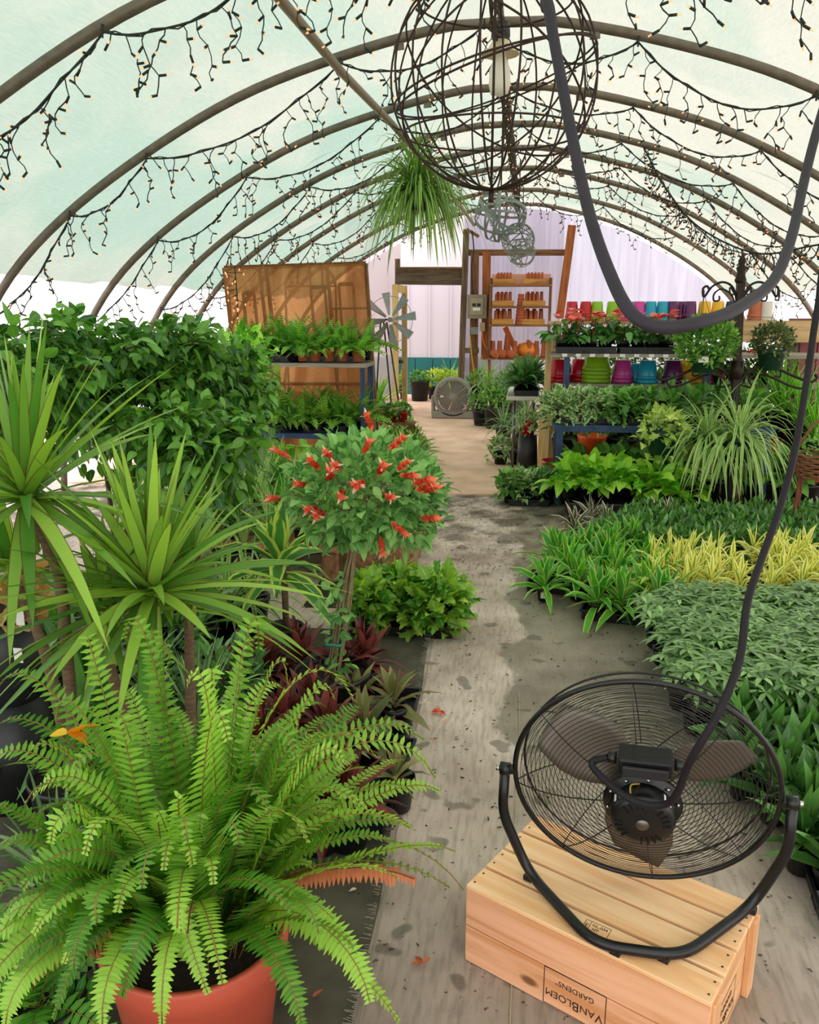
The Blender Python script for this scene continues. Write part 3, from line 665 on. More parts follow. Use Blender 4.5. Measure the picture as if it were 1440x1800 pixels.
kind('basket', 1, lambda f: f.bush((0, 0, .1), (.24, .24, .19), 1700, .042, .024, 'oval', .5, .3, upw=.5), LF['bask'])
kind('basketd', 1, lambda f: f.bush((0, 0, .1), (.18, .18, .15), 1000, .038, .02, 'oval', .5, .3, upw=.5), LF['baskd'])
kind('bladeplant', 2, lambda f: f.rosette(n=30, L=.55, W=.04, e0=35, e1=86, droop=.9, prof='sword', rise=.05, fold=.3), LF['lemonlime'])
kcount = {}
def plant(name, k, x, y, z, label, group=None, pot='p4', s=1.0, rz=None, extra=None, cat='potted plant', fs=1.0):
    i = kcount[k] = kcount.get(k, -1) + 1
    t = thing(name, label, cat, (x, y, z), rnd.uniform(0, 6.28) if rz is None else rz, group, s)
    pm, h = POT[pot]; put('pot', pm, t); put('foliage', FM[k][i % len(FM[k])], t, (0, 0, h), scale=fs if fs != 1 else None)
    if extra: put(extra[0], FM[extra[1]][i % len(FM[extra[1]])], t, (0, 0, h))
    return t
def tray_mesh(L, W, h=.055, cells=None):
    mb = MB(); t = .004; b = .012
    def ring(l, w, z): return [(-l / 2, -w / 2, z), (l / 2, -w / 2, z), (l / 2, w / 2, z), (-l / 2, w / 2, z)]
    rings = [ring(L - 2 * b, W - 2 * b, 0), ring(L - .02, W - .02, h), ring(L, W, h), ring(L, W, h - .01), ring(L - .004, W - .004, h - .01)]
    V = sum(rings[:4], []) ; F_ = [(0, 3, 2, 1)]
    for r in range(3):
        for j in range(4): F_.append((r * 4 + j, r * 4 + (j + 1) % 4, r * 4 + 4 + (j + 1) % 4, r * 4 + 4 + j))
    mb.add(V, F_)
    V2 = ring(L - .02, W - .02, h) + ring(L - 2 * b - .01, W - 2 * b - .01, .006); F2 = [(4, 5, 6, 7)] + [(j, 4 + j, 4 + (j + 1) % 4, (j + 1) % 4) for j in range(4)]
    mb.add(V2, F2)
    nx = max(1, round(L / .14))
    for i in range(1, nx):                          # triangular webs between the cells
        x = -L / 2 + L * i / nx
        for sy in (-1, 1): mb.add([(x - .03, sy * (W / 2 - .006), .01), (x + .03, sy * (W / 2 - .006), .01), (x, sy * (W / 2 - .03), h), (x, sy * (W / 2 - .004), h)], [(0, 2, 3), (1, 3, 2), (0, 1, 2)])
    return mb.mesh('nursery_tray', M_black)
TRAY = {}
def tray(x, y, z, rz, label, L=.54, W=.28, group=None):
    k = (L, W)
    if k not in TRAY: TRAY[k] = tray_mesh(L, W)
    o = put('nursery_tray', TRAY[k], None, (x, y, z), (0, 0, rz)); tag(o, label, 'tray', group); return o
# ================================================================== HERO: wooden crate, floor fan, cables
CA, CB = np.array([-.107, 1.762]), np.array([.417, 1.472]); CH = .222
cax = (CB - CA) / np.linalg.norm(CB - CA); cay = np.array([-cax[1], cax[0]]); CL = .60; CW = .36
cc = CA + cax * CL / 2 + cay * CW / 2; CRZ = math.atan2(cax[1], cax[0])
crate = thing('wooden_crate', 'new pine slatted crate upside down on the floor carrying the black fan', 'crate', (cc[0], cc[1], 0), CRZ)
M_pine = wood('pine_slat', 'ffd6a6', 'f0b67e', 3.2, 'X', .6); M_pines = wood('pine_side', 'f2b88e', 'd4925f', 3.2, 'X', .6); M_piney = wood('pine_end', 'f0bc8c', 'd09a68', 3.2, 'Y', .6); M_pinez = wood('pine_block', 'f0bc8c', 'd09a68', 3.2, 'Z', .6)
M_ink = mat('stamp_ink', '3a2417', .8); M_nail = mat('nail_head', '4a4038', .5, metal=.6)
def cb(nm, x0, y0, z0, x1, y1, z1, m): return MB().bbox(x0, y0, z0, x1, y1, z1).build(nm, m, crate, False, bevel=.002)
hl, hw = CL / 2, CW / 2
sw = (CW - 3 * .011) / 4
for i in range(4):
    y0 = -hw + i * (sw + .011); s_ = cb('top_slat', -hl, y0, CH - .012, hl, y0 + sw, CH, M_pine)
    mb = MB()
    for sx in (-1, 1):
        for yy in (.25, .75): mb.lathe([(0, 0), (.003, 0), (.003, .0006), (0, .0008)], 6, (sx * (hl - .012), y0 + sw * yy, CH))
    mb.build('nails', M_nail, s_, False)['kind'] = 'stuff'
half = (CH - .012) / 2
for sy in (-1, 1):
    for k in range(2): cb('side_board', -hl, sy * hw - sy * .011, k * half + .002, hl, sy * hw, (k + 1) * half - .001, M_pines)
for sx in (-1, 1):
    for k in range(2): cb('end_board', sx * (hl - .022), -hw + .012, k * half + .002, sx * (hl - .008), hw - .012, (k + 1) * half - .001, M_piney)
    for sy in (-1, 1): cb('corner_post', sx * (hl - .008), sy * (hw - .012), .0, sx * (hl + .008), sy * (hw - .055), CH - .014, M_pinez)
def text(name, s, size, parent, loc, rot, m, caps=False, align='CENTER'):
    c = bpy.data.curves.new(name, 'FONT'); c.body = s; c.size = size; c.align_x = align; c.align_y = 'CENTER'; c.extrude = .0002
    c.materials.append(m)
    if caps:
        c.small_caps_scale = .78
        for i, ch in enumerate(s):
            if ch.islower(): c.body_format[i].use_small_caps = True
    tmp = bpy.data.objects.new(name, c); COL.objects.link(tmp); bpy.context.view_layer.update()
    me = bpy.data.meshes.new_from_object(tmp.evaluated_get(bpy.context.evaluated_depsgraph_get())); bpy.data.objects.remove(tmp)
    return put(name, me, parent, loc, rot)
def outline(name, cx, cz, w, h, parent, M4, m, t=.0022):
    mb = MB()
    for a, b, ww, hh in ((0, h / 2, w, t), (0, -h / 2, w, t), (-w / 2, 0, t, h), (w / 2, 0, t, h)):
        mb.add([tuple(M4 @ Vector((cx + a + x * ww / 2, cz + b + z * hh / 2, .0004))) for x, z in ((-1, -1), (1, -1), (1, 1), (-1, 1))], [(0, 1, 2, 3)])
    return mb.build(name, m, parent, False)
# upside-down printed panel on the long side, and on the end
Ms = Matrix.Translation((.0, -hw, .056)) @ Matrix.Rotation(PI / 2, 4, 'X') @ Matrix.Rotation(PI, 4, 'Z')
logo = outline('printed_logo', -.0, 0, .155, .10, crate, Ms, M_ink)
e_ = Ms.to_euler()
text('logo_lettering', 'VanBloem', .034, logo, Ms @ Vector((0, .017, .0006)), e_, M_ink, caps=True)
text('logo_lettering', "GARDENS\u2019\u2019", .020, logo, Ms @ Vector((0, -.022, .0006)), e_, M_ink)
Me = Matrix.Translation((hl - .008, -.02, .07)) @ Matrix.Rotation(PI / 2, 4, 'Z') @ Matrix.Rotation(PI / 2, 4, 'X') @ Matrix.Rotation(PI, 4, 'Z')
logo2 = outline('printed_logo', 0, 0, .15, .09, crate, Me, M_ink)
text('logo_lettering', 'VanBloem', .033, logo2, Me @ Vector((0, .016, .0006)), Me.to_euler(), M_ink, caps=True)
text('logo_lettering', "GARDENS\u2019\u2019", .019, logo2, Me @ Vector((0, -.02, .0006)), Me.to_euler(), M_ink)
Mt = Matrix.Translation((.022, -hw + .053, CH)) @ Matrix.Rotation(.05, 4, 'Z')
stp = outline('heat_treatment_stamp', 0, 0, .06, .034, crate, Mt, M_ink, .0012)
MB().add([tuple(Mt @ Vector(p)) for p in ((-.0175, -.017, .0004), (-.0163, -.017, .0004), (-.0163, .017, .0004), (-.0175, .017, .0004))], [(0, 1, 2, 3)]).build('stamp_divider', M_ink, stp, False)
text('stamp_lettering', 'NL-034', .0118, stp, Mt @ Vector((.0065, .007, .0006)), Mt.to_euler(), M_ink)
text('stamp_lettering', 'HT', .0118, stp, Mt @ Vector((.0, -.006, .0006)), Mt.to_euler(), M_ink)
text('stamp_lettering', 'IPPC', .009, stp, Mt @ Vector((-.0235, 0, .0006)), (0, 0, .05 + PI / 2), M_ink)

# ---- the black floor fan
pL, pR = PT(897, 1352, 1.80), PT(1383, 1410, 1.725)
fc = (pL + pR) / 2; FR = np.linalg.norm(pR - pL) / 2 - .012
ax = Vector(pR - pL).normalized(); hb = Vector((ax.y, -ax.x, 0)).normalized()
if hb.y > 0: hb = -hb
el = math.radians(-13); nb = (hb * math.cos(el) + Vector((0, 0, math.sin(el)))).normalized()      # the way the motor points
ax = (ax - nb * ax.dot(nb)).normalized(); uu = nb.cross(ax).normalized()
if uu.z < 0: uu = -uu
FM3 = Matrix((ax, uu, nb)).transposed()
def fp(r, a, d): return Vector(fc) + ax * (r * math.cos(a)) + uu * (r * math.sin(a)) + nb * d
fan = thing('floor_fan', 'large black wire-cage floor fan standing on the pine crate', 'fan', (fc[0], fc[1], CH))
M_blk = mat('black_paint', '111112', .35, var=.3, scale=25, spec=.5); M_wire = mat('cage_wire', '1a1613', .4, spec=.5); M_chrome = mat('bright_bolt', 'c8c8c8', .25, metal=1.0)
def ringpts(r, d, n=72): return [fp(r, 2 * PI * k / n, d) for k in range(n)]
MB().tube(ringpts(FR, .0), .0065, 8, closed=True).build('cage_rim', M_blk, fan)
# back grille: concentric rings bulging towards the motor; front grille behind
def grille(nm, sg, depth, rings, hub, nsp):
    mb = MB()
    rr = np.linspace(hub, FR - .004, rings); dd = lambda r: sg * depth * (1 - ((r - hub) / (FR - hub)) ** 2.6)
    for r in rr: mb.tube(ringpts(r, dd(r), 64), .00085, 4, closed=True)
    for k in range(nsp):
        a = 2 * PI * k / nsp + .12
        mb.tube([fp(r, a, dd(r) + sg * .003) for r in np.linspace(hub, FR, 12)], .0015, 4)
    return mb.build(nm, M_wire, fan)
grille('back_grille', 1, .05, 25, .075, 8); grille('front_grille', -1, .085, 25, .05, 8)
mb = MB(); mb.tube(ringpts(FR - .016, -.052), .003, 6, closed=True); mb.build('front_ring', M_wire, fan)
# blades
bl = []
M_blade = mat('fan_blade', '766e63', .45, metal=.5)
for k in range(3):
    mb = MB(); V = []; nr, na = 7, 8; a0 = 2 * PI * k / 3 + .5
    for i in range(nr):
        r = .05 + (FR - .09) * i / (nr - 1); hwid = .28 + .36 * math.sin(PI * min(1, (i + 1.2) / nr))
        for j in range(na): t = j / (na - 1) * 2 - 1; V.append(fp(r, a0 + t * hwid * (.05 / r + .75) * .8, -.02 + t * .026))
    mb.add(V, [(i * na + j, i * na + j + 1, (i + 1) * na + j + 1, (i + 1) * na + j) for i in range(nr - 1) for j in range(na - 1)], True)
    o = mb.build('blade', M_blade, fan); so = o.modifiers.new('thick', 'SOLIDIFY'); so.thickness = .0015
MB().lathe([(0, -.045), (.04, -.045), (.05, -.03), (.05, .0), (0, .0)], 24, tuple(fc), FM3).build('blade_hub', M_blade, fan)
# motor
mot = MB().lathe([(.0, .02), (.085, .045), (.088, .056), (.085, .062), (.068, .064), (.068, .068), (.071, .072), (.071, .104), (.066, .114), (.05, .119), (0, .119)], 36, tuple(fc), FM3).build('motor_housing', M_blk, fan)
for k in range(24):
    if k % 6 in (4, 5): continue
    mb = MB(); a = 2 * PI * k / 24; mb.bar(fp(.043, a, .1195), fp(.060, a, .1175), .004, .003, up=nb); mb.build('cooling_slot', mat('dark_slot', '050505', .9), mot)
MB().lathe([(0, .119), (.016, .119), (.014, .124), (0, .125)], 16, tuple(fc), FM3).build('shaft_cap', mat('dull_steel', '77736c', .4, metal=.9), mot)
mb = MB()
for k in range(10):
    a = 2 * PI * k / 10 + .2; mb.lathe([(0, .063), (.004, .063), (.004, .067), (0, .068)], 8, tuple(fp(.0775, a, 0)), FM3)
mb.build('bolts', M_chrome, mot)['kind'] = 'stuff'
for a in (.75, 2.45):
    mb = MB(); w0 = [fp(.0715, a + d, z) for d, z in ((-.16, .078), (.16, .078), (.16, .1), (-.16, .1))]; mb.add(w0, [(0, 1, 2, 3)]); mb.build('sticker', M_white, mot)
MB().tube(curve_pts([fp(.05, 2.0, .07), fp(.075, 1.95, .10), fp(.082, 1.9, .085), fp(.07, 1.7, .07)]), .0018, 6).build('yellow_wire', mat('yellow_wire', 'c8a63a', .5), mot)
bx = MB(); ctr = fp(.0, 0, .085) + uu * .15
bx.box(ctr, (.112, .042, .055), FM3); cap = bx.build('capacitor_box', M_blk, fan, bevel=.004)
MB().box(ctr + nb * .033 - uu * .004, (.095, .026, .008), FM3).build('box_lid', mat('worn_black', '2a2a2b', .5), cap, bevel=.002)
for s_ in (-1, 1): MB().tube([ctr + ax * s_ * .06, ctr + ax * s_ * .078], .013, 12).build('cable_gland', M_blk, cap)
# stand: one bent tube, pivots, feet
q1, q2, q3, q4 = FL(930, 1535, .24), FL(1045, 1660, .238), FL(1200, 1682, .238), FL(1322, 1592, .24)
oL, oR = Vector(pL) - ax * .012, Vector(pR) + ax * .012
def corner(a, b, c, r):
    a, b, c = map(Vector, (a, b, c)); p = b + (a - b).normalized() * r; q = b + (c - b).normalized() * r
    return [tuple((p * (1 - t) + b * t) * (1 - t) + (b * (1 - t) + q * t) * t) for t in np.linspace(0, 1, 7)]
kL, kR = oL + Vector((-.004, .0, -.12)), oR + Vector((.004, .0, -.12))
pts = [tuple(oL)] + corner(oL, kL, q1, .04) + corner(kL, q1, q2, .07) + corner(q1, q2, q3, .06) + corner(q2, q3, q4, .06) + corner(q3, q4, kR, .08) + corner(q4, kR, oR, .04) + [tuple(oR)]
MB().tube(pts, .0125, 12).build('tube_stand', M_blk, fan)
for q in (q1, q2 * .75 + q3 * .25, q3 * .8 + q2 * .2, q4):
    MB().box((q[0], q[1], CH + .007), (.022, .018, .014), Matrix.Rotation(CRZ, 3, 'Z')).build('rubber_foot', M_black, fan)
for o_, s_ in ((oL, -1), (oR, 1)):
    k = MB().tube([Vector(o_) - ax * s_ * .012, Vector(o_) + ax * s_ * .012], .016, 14).build('pivot_block', M_blk, fan)
    MB().tube([Vector(o_) + ax * s_ * .012, Vector(o_) + ax * s_ * .022], .007, 8).build('pivot_bolt', M_chrome, k)
    mb = MB(); a = 0 if s_ > 0 else PI
    mb.bar(fp(FR, a + .0, 0), Vector(o_) - ax * s_ * .01, .014, .02, up=nb); mb.build('pivot_tab', M_blk, k)
# cords
M_cord = mat('black_rubber', '242023', .6, var=.2, scale=30, spec=.2)
gl = ctr + ax * .078
pc = [tuple(gl - ax * .156), tuple(gl - ax * .19 + nb * .01 - uu * .02), tuple(ctr - ax * .03 + nb * .07 - uu * .045), tuple(ctr + ax * .05 + nb * .085 - uu * .025), PT(1215, 1335, 1.50), PT(1262, 1255, 1.50), PT(1300, 1160, 1.55), PT(1314, 1060, 1.62), PT(1340, 980, 1.72), PT(1372, 890, 1.82), PT(1398, 790, 1.92), PT(1420, 660, 2.02), PT(1437, 545, 2.1), PT(1470, 400, 2.18), (1.0, 2.55, 2.05), (1.5, 3.05, 2.35), (2.06, 3.9, 2.62)]
MB().tube(curve_pts(pc, 6), .0078, 10).build('power_cord', M_cord, fan)
hp = [(955, -60, 1.42), (962, 0, 1.38), (984, 125, 1.32), (1008, 250, 1.27), (1036, 375, 1.2), (1070, 475, 1.13), (1108, 548, 1.07), (1160, 575, 1.04), (1230, 566, 1.06), (1300, 540, 1.15), (1362, 490, 1.3), (1393, 412, 1.45), (1410, 335, 1.58), (1432, 245, 1.7), (1458, 160, 1.8)]
o = MB().tube(curve_pts([(RX + .01, 1.5, 3.28), (-.06, 1.46, 2.75)] + [PT(*p) for p in hp] + [PT(1500, 60, 1.92), PT(1620, 0, 2.3), (1.6, 3.1, 2.62), (2.08, 3.9, 2.63)], 8), .0082, 10).build('hanging_cable', mat('grey_rubber', '37333a', .6, var=.15, scale=30, spec=.2)); tag(o, 'thick dark cable hanging in a big loop from the roof', 'cable')

# ---- the fern in the coral pot
FX, FY, FZ = -.655, 1.40, .345
fern = thing('boston_fern', 'large bright green fern spilling out of a coral red plastic pot', 'potted plant', (FX, FY, 0))
mb = MB(); mb.lathe([(0, 0), (.14, 0), (.176, .265), (.181, .27), (.181, .28), (.192, .292), (.197, .345), (.194, .351), (.184, .351), (.181, .31)], 56); pot_o = mb.build('pot', M_rpot, fern, False)
mb = MB(); mb.lathe([(0, .32), (.06, .325), (.12, .318), (.183, .31)], 40); mb.build('soil', M_soil2, fern, False)
f = Fol(11); R_ = np.random.default_rng(5)
def hero(tip, Y, width=.05, rise=.25, n=42, g=f, b=None, wp=.0142, rv=None, tw=.32, droop=.2):
    T_ = PT(*tip, Y) if len(tip) == 2 else np.array(tip); o_ = np.array([FX, FY, FZ - .03]) if b is None else b
    h = T_ - o_; h[2] = 0; o_ = o_ + h / max(np.linalg.norm(h), .01) * R_.uniform(.02, .1) + np.r_[R_.normal(0, .025, 2), 0]
    c1 = o_ + h * .18 + np.array([0, 0, rise * .9]); c2 = o_ + h * .68 + np.array([0, 0, max(T_[2] - o_[2], 0) * .8 + rise * .55])
    P = [o_ * (1 - t) ** 3 + 3 * c1 * t * (1 - t) ** 2 + 3 * c2 * t * t * (1 - t) + T_ * t ** 3 for t in np.linspace(0, 1, 14)]
    P = np.array(P) - np.array([FX, FY, 0])
    g.frond(P, width * 1.12, n, wp, tw, droop, rv)
for tip, Y, w, ri in [((165, 1150), 1.5, .05, .5), ((218, 1122), 1.52, .045, .55), ((272, 1138), 1.5, .05, .5), ((300, 1165), 1.45, .05, .5), ((330, 1200), 1.35, .05, .45), ((455, 1140), 1.55, .06, .62), ((440, 1150), 1.5, .045, .5),
        ((620, 1228), 1.5, .06, .55), ((585, 1225), 1.42, .05, .45), ((505, 1200), 1.5, .055, .5), ((765, 1368), 1.52, .06, .48), ((745, 1300), 1.6, .045, .4), ((660, 1330), 1.4, .05, .42), ((728, 1405), 1.5, .05, .3), ((720, 1455), 1.45, .05, .3),
        ((690, 1480), 1.38, .055, .25), ((640, 1420), 1.3, .05, .3), ((600, 1340), 1.3, .05, .4), ((700, 1795), 1.25, .045, .2), ((650, 1760), 1.2, .05, .22), ((530, 1800), 1.12, .05, .25), ((560, 1640), 1.15, .045, .25),
        ((0, 1205), 1.5, .05, .42), ((-20, 1290), 1.45, .05, .4), ((-20, 1350), 1.4, .05, .35), ((-20, 1440), 1.35, .05, .3), ((-20, 1520), 1.3, .05, .3), ((0, 1640), 1.2, .055, .25), ((20, 1720), 1.15, .05, .22), ((-30, 1600), 1.25, .05, .25),
        ((215, 1750), 1.12, .05, .3), ((365, 1745), 1.14, .035, .3), ((285, 1800), 1.08, .035, .28), ((95, 1790), 1.1, .05, .25), ((150, 1500), 1.15, .05, .35), ((330, 1480), 1.1, .05, .38), ((420, 1480), 1.12, .055, .36), ((250, 1560), 1.08, .05, .33),
        ((480, 1440), 1.2, .055, .4), ((520, 1330), 1.35, .055, .45), ((400, 1300), 1.25, .05, .5), ((230, 1300), 1.25, .05, .5), ((100, 1260), 1.35, .05, .45), ((370, 1230), 1.4, .055, .55), ((540, 1480), 1.18, .05, .33)]:
    hero(tip, Y, w, ri)
for tip, Y, w, ri in [((40, 1560), 1.2, .055, .3), ((-30, 1680), 1.15, .055, .22), ((60, 1640), 1.12, .05, .25), ((-40, 1760), 1.12, .05, .2), ((130, 1700), 1.08, .05, .26), ((10, 1800), 1.1, .05, .2), ((60, 1400), 1.3, .05, .38), ((130, 1370), 1.22, .05, .42), ((90, 1480), 1.22, .05, .34), ((170, 1620), 1.06, .05, .3), ((180, 1800), 1.05, .045, .24)]: hero(tip, Y, w, ri)
for i in range(85):
    a = i * 2.4 + R_.random(); e = R_.uniform(.35, 1.3); l = R_.uniform(.3, .58)
    hero((FX + math.cos(a) * math.cos(e) * l, FY + .05 + math.sin(a) * math.cos(e) * l, FZ + math.sin(e) * l * .85 + .02), 0, R_.uniform(.035, .052), .28 * math.sin(e) + .1, 42)
for tip, Y, ri in [((815, 1565), 1.5, .3), ((790, 1560), 1.42, .26), ((640, 1700), 1.25, .22)]: hero(tip, Y, .018, ri, 34, wp=.008, rv=.15, tw=.5)
put('fronds', f.mesh('fern_fronds', LF['fern'], M_rach), fern)
g = Fol(12)
hero((728, 1545), 1.36, .042, .16, 50, g, wp=.014, tw=.6, droop=1.6); hero((330, 1640), 1.1, .02, .2, 22, g, wp=.008, droop=1.5); hero((60, 1740), 1.15, .03, .15, 24, g, wp=.01, droop=1.5); hero((110, 1690), 1.2, .03, .15, 24, g, droop=1.5)
o = put('dead_frond', g.mesh('dead_fronds', LF['brown'], M_stem), fern); o['label'] = 'dried brown fronds'
# ================================================================== LEFT OF THE AISLE
def at(px, py, z=0.0): p = FL(px, py, z); return p[0], p[1]
# ---- two red-edged dracaenas
def dracaena(label, base, heads, trunks, seed):
    t = thing('dracaena', label, 'potted plant', (base[0], base[1], 0))
    pm, h = POT['p10']; put('pot', pm, t)
    mb = MB()
    for a in trunks: mb = MB(); P = curve_pts(a, 6); mb.tube(P, [.019 - .005 * k / len(P) for k in range(len(P))], 8); mb.build('trunk', M_trunk, t)
    f = Fol(seed); o_ = np.array([base[0], base[1], 0])
    for c, n, L, e0, e1, S_ in heads:
        f.rosette(np.array(c) - o_, n, L, .036, e0, e1, .55, 'sword', .22, .02, .18, .05, S=6)
        f.stem([np.array(c) - o_ - [0, 0, .14], np.array(c) - o_ + [0, 0, .06]], .02, 6, rv=.9)
    put('leaves', f.mesh('dracaena_leaves', LF['marg']), t); return t
d1 = PT(48, 885, 2.02); d1b = PT(122, 1250, 2.08); d2 = PT(268, 1050, 1.98); d3 = PT(190, 1085, 2.1); d4 = PT(-60, 960, 2.3)
dracaena('tall red-edged dracaena at the left edge, on a bare ringed trunk', (d1b[0], d1b[1]),
         [(d1, 72, .54, -30, 86, 0), (PT(20, 1010, 2.25), 26, .36, -25, 70, 0)],
         [[(d1b[0], d1b[1], .2), PT(118, 1150, 2.07), PT(105, 1020, 2.05), PT(75, 940, 2.03), d1], [(d1b[0] - .03, d1b[1] + .03, .2), PT(80, 1150, 2.15), PT(20, 1010, 2.25)]], 21)
dracaena('shorter red-edged dracaena fanning out just behind the bright fern', (d2[0], d2[1] + .06),
         [(d2, 84, .50, -22, 86, 0), (d3, 36, .36, -25, 82, 0), (PT(330, 1010, 2.3), 24, .34, -15, 82, 0)],
         [[(d2[0], d2[1] + .06, .2), PT(262, 1150, 2.0), d2], [(d2[0] - .03, d2[1] + .08, .2), d3 - [0, 0, .2], d3], [(d2[0] + .03, d2[1] + .1, .2), PT(330, 1010, 2.3)]], 22)
lp = at(165, 1235); plant('strap_leaved_plant', 'strip', lp[0] - .1, 2.45, 0, 'dark strap-leaved plant low between the two dracaenas', pot='p6', s=1.3)
lp = PT(40, 1180, 2.5); plant('strap_leaved_plant', 'strip', lp[0], 2.5, 0, 'dark strap-leaved plant low under the leftmost dracaena', pot='p6', s=1.4)
for i in range(5):
    for j in range(4):
        x, y = -2.35 + .3 * i + rnd.uniform(-.06, .06), 2.45 + .33 * j + rnd.uniform(-.06, .06)
        if x > -.95 - .1 * j: continue
        plant('strap_leaved_plant', ('strip', 'lirio', 'darkbush')[(i + j) % 3], x, y, .006, 'low dark plant filling the floor beneath the red-edged dracaenas', 'low plants beneath the dracaenas', 'p6', 1.25)
# burlap-wrapped pot
bp_ = PT(2, 1050, 2.3)
stl = MB().lathe([(.0, 0), (.15, 0), (.12, .36), (0, .36)], 24, (bp_[0], bp_[1], 0)).build('upturned_bucket', M_black); tag(stl, 'upturned black bucket under the burlap-wrapped pot', 'bucket')
t = thing('wrapped_pot', 'dark pot wrapped with a frilled tan burlap bow and white tags', 'pot', (bp_[0], bp_[1], .36))
MB().lathe([(0, 0), (.09, 0), (.12, .30), (.115, .30), (0, .28)], 24).build('pot', mat('dark_foil', '2a2f2e', .4), t, False)
fb = Fol(31); n = 60; az = fb.R.random(n) * 6.28; zz = fb.R.uniform(.27, .42, n)
fb.strips(np.stack([np.cos(az) * .07, np.sin(az) * .07, zz], -1), np.stack([np.cos(az), np.sin(az), fb.R.normal(0, .5, n)], -1), .1, .11, 'oval', .5, .4, fb.R.normal(0, .6, n))
put('burlap_bow', fb.mesh('burlap_bow', leaf('burlap_frill', 'cf9c68', 'f2cc9a', trans=.25, rough=.9)), t)
for p in ((35, 1086), (32, 1152)):
    q = PT(*p, 2.17); mb = MB(); mb.box(q, (.028, .002, .048)); mb.build('price_tag', M_white, t)
plant('small_fern', 'sfern', -.99, 1.33, .006, 'small dark fern in a black pot at the bottom left corner, beside the coral pot', None, 'p6', 1.2)
plant('lilyturf', 'lirio', -1.1, 1.62, .006, 'grassy dark plant on the floor left of the big bright fern', None, 'p6', 1.2)
plant('dark_shrub', 'darkbush', -.98, 1.85, .006, 'small dark bush on the floor between the big bright fern and the dracaenas', None, 'p6', 1.3)
# coloured bract lying on the fern
fy = Fol(33); c = PT(118, 1290, 1.34)
fy.strips([(0, 0, 0)] * 4, [(.8, .1, .35), (.5, .1, -.3), (-.7, .1, -.1), (.9, -.2, .1)], [.07, .05, .045, .05], [.032, .03, .025, .028], 'ovate', .3, .4, .3)
o = put('fallen_leaf', fy.mesh('fallen_bract', LF['yel']), None, c); tag(o, 'yellow and orange leaf caught on top of the green fern', 'leaf')

# ---- weeping figs along the left side
def fig(label, px, py, Y, rad, n, seed, tall=.12):
    c = PT(px, py, Y); t = thing('weeping_fig', label, 'potted tree', (c[0], c[1], 0), group='weeping figs')
    put('pot', POT['p10'][0], t); f = Fol(seed)
    MB().tube(curve_pts([(0, 0, .2), (.02, .01, c[2] * .4), (-.01, 0, c[2])], 5), .013, 6).build('trunk', M_stem, t, False)
    mb = MB()
    for k in range(16):
        a = k * 2.4; e = .2 + .9 * f.R.random(); q = np.array([math.cos(a) * math.cos(e) * rad[0], math.sin(a) * math.cos(e) * rad[1], math.sin(e) * rad[2]]) * f.R.uniform(.8, 1.15)
        P = curve_pts([(0, 0, c[2] - rad[2] * .7), q * .5 + np.array([0, 0, c[2] + .03]), q + np.array([0, 0, c[2] - .02])], 4); mb.tube(P, .004, 4)
        for p in P[2:]: f.bush(p, (.09, .09, .07), 7, .085, .048, 'ovate', 1.1, .3, upw=-.1)
    mb.build('branches', M_stem, t, False)['kind'] = 'stuff'
    f.bush((0, 0, c[2]), rad, int(n * .9), .086, .048, 'ovate', 1.2, .3, upw=-.45)
    put('leaves', f.mesh('fig_leaves', LF['ficus']), t); return t
fig('weeping fig at the far left edge behind the tall dracaena', 40, 690, 3.5, (.42, .4, .36), 480, 41)
fig('weeping fig rising above the space between the two dracaenas', 170, 690, 4.0, (.42, .4, .40), 560, 42)
fig('weeping fig with long dark drooping twigs left of the burlap screen', 300, 690, 4.2, (.40, .38, .42), 620, 43)
fig('weeping fig in front of the left edge of the burlap screen', 395, 720, 4.7, (.33, .35, .42), 460, 44)
fig('weeping fig low behind the shorter dracaena', 330, 810, 3.7, (.36, .3, .30), 380, 45)
fb = Fol(47); c = PT(425, 625, 5.2); t = thing('lime_twig_plant', 'light green leafy plant reaching over the edge of the upper fern shelf', 'potted plant', (c[0], c[1], 0))
put('pot', POT['p10'][0], t); MB().tube([(0, 0, .2), (0, 0, c[2])], .01, 6).build('trunk', M_stem, t, False)
fb.bush((0, 0, c[2] - .03), (.22, .2, .2), 260, .075, .04, 'ovate', .9, .3, upw=.1)
br = curve_pts([(0, 0, c[2] - .3), tuple(PT(480, 775, 4.9) - [c[0], c[1], 0]), tuple(PT(565, 790, 4.7) - [c[0], c[1], 0])], 6); fb.stem(br, .004, 4)
for p in br[4:]: fb.bush(p, (.03, .03, .02), 3, .085, .05, 'ovate', 1.0, .3, upw=-.5)
put('leaves', fb.mesh('lime_twig_leaves', leaf('light_fig_leaf', '4f8f2c', 'a0cf58', trans=.35)), t)

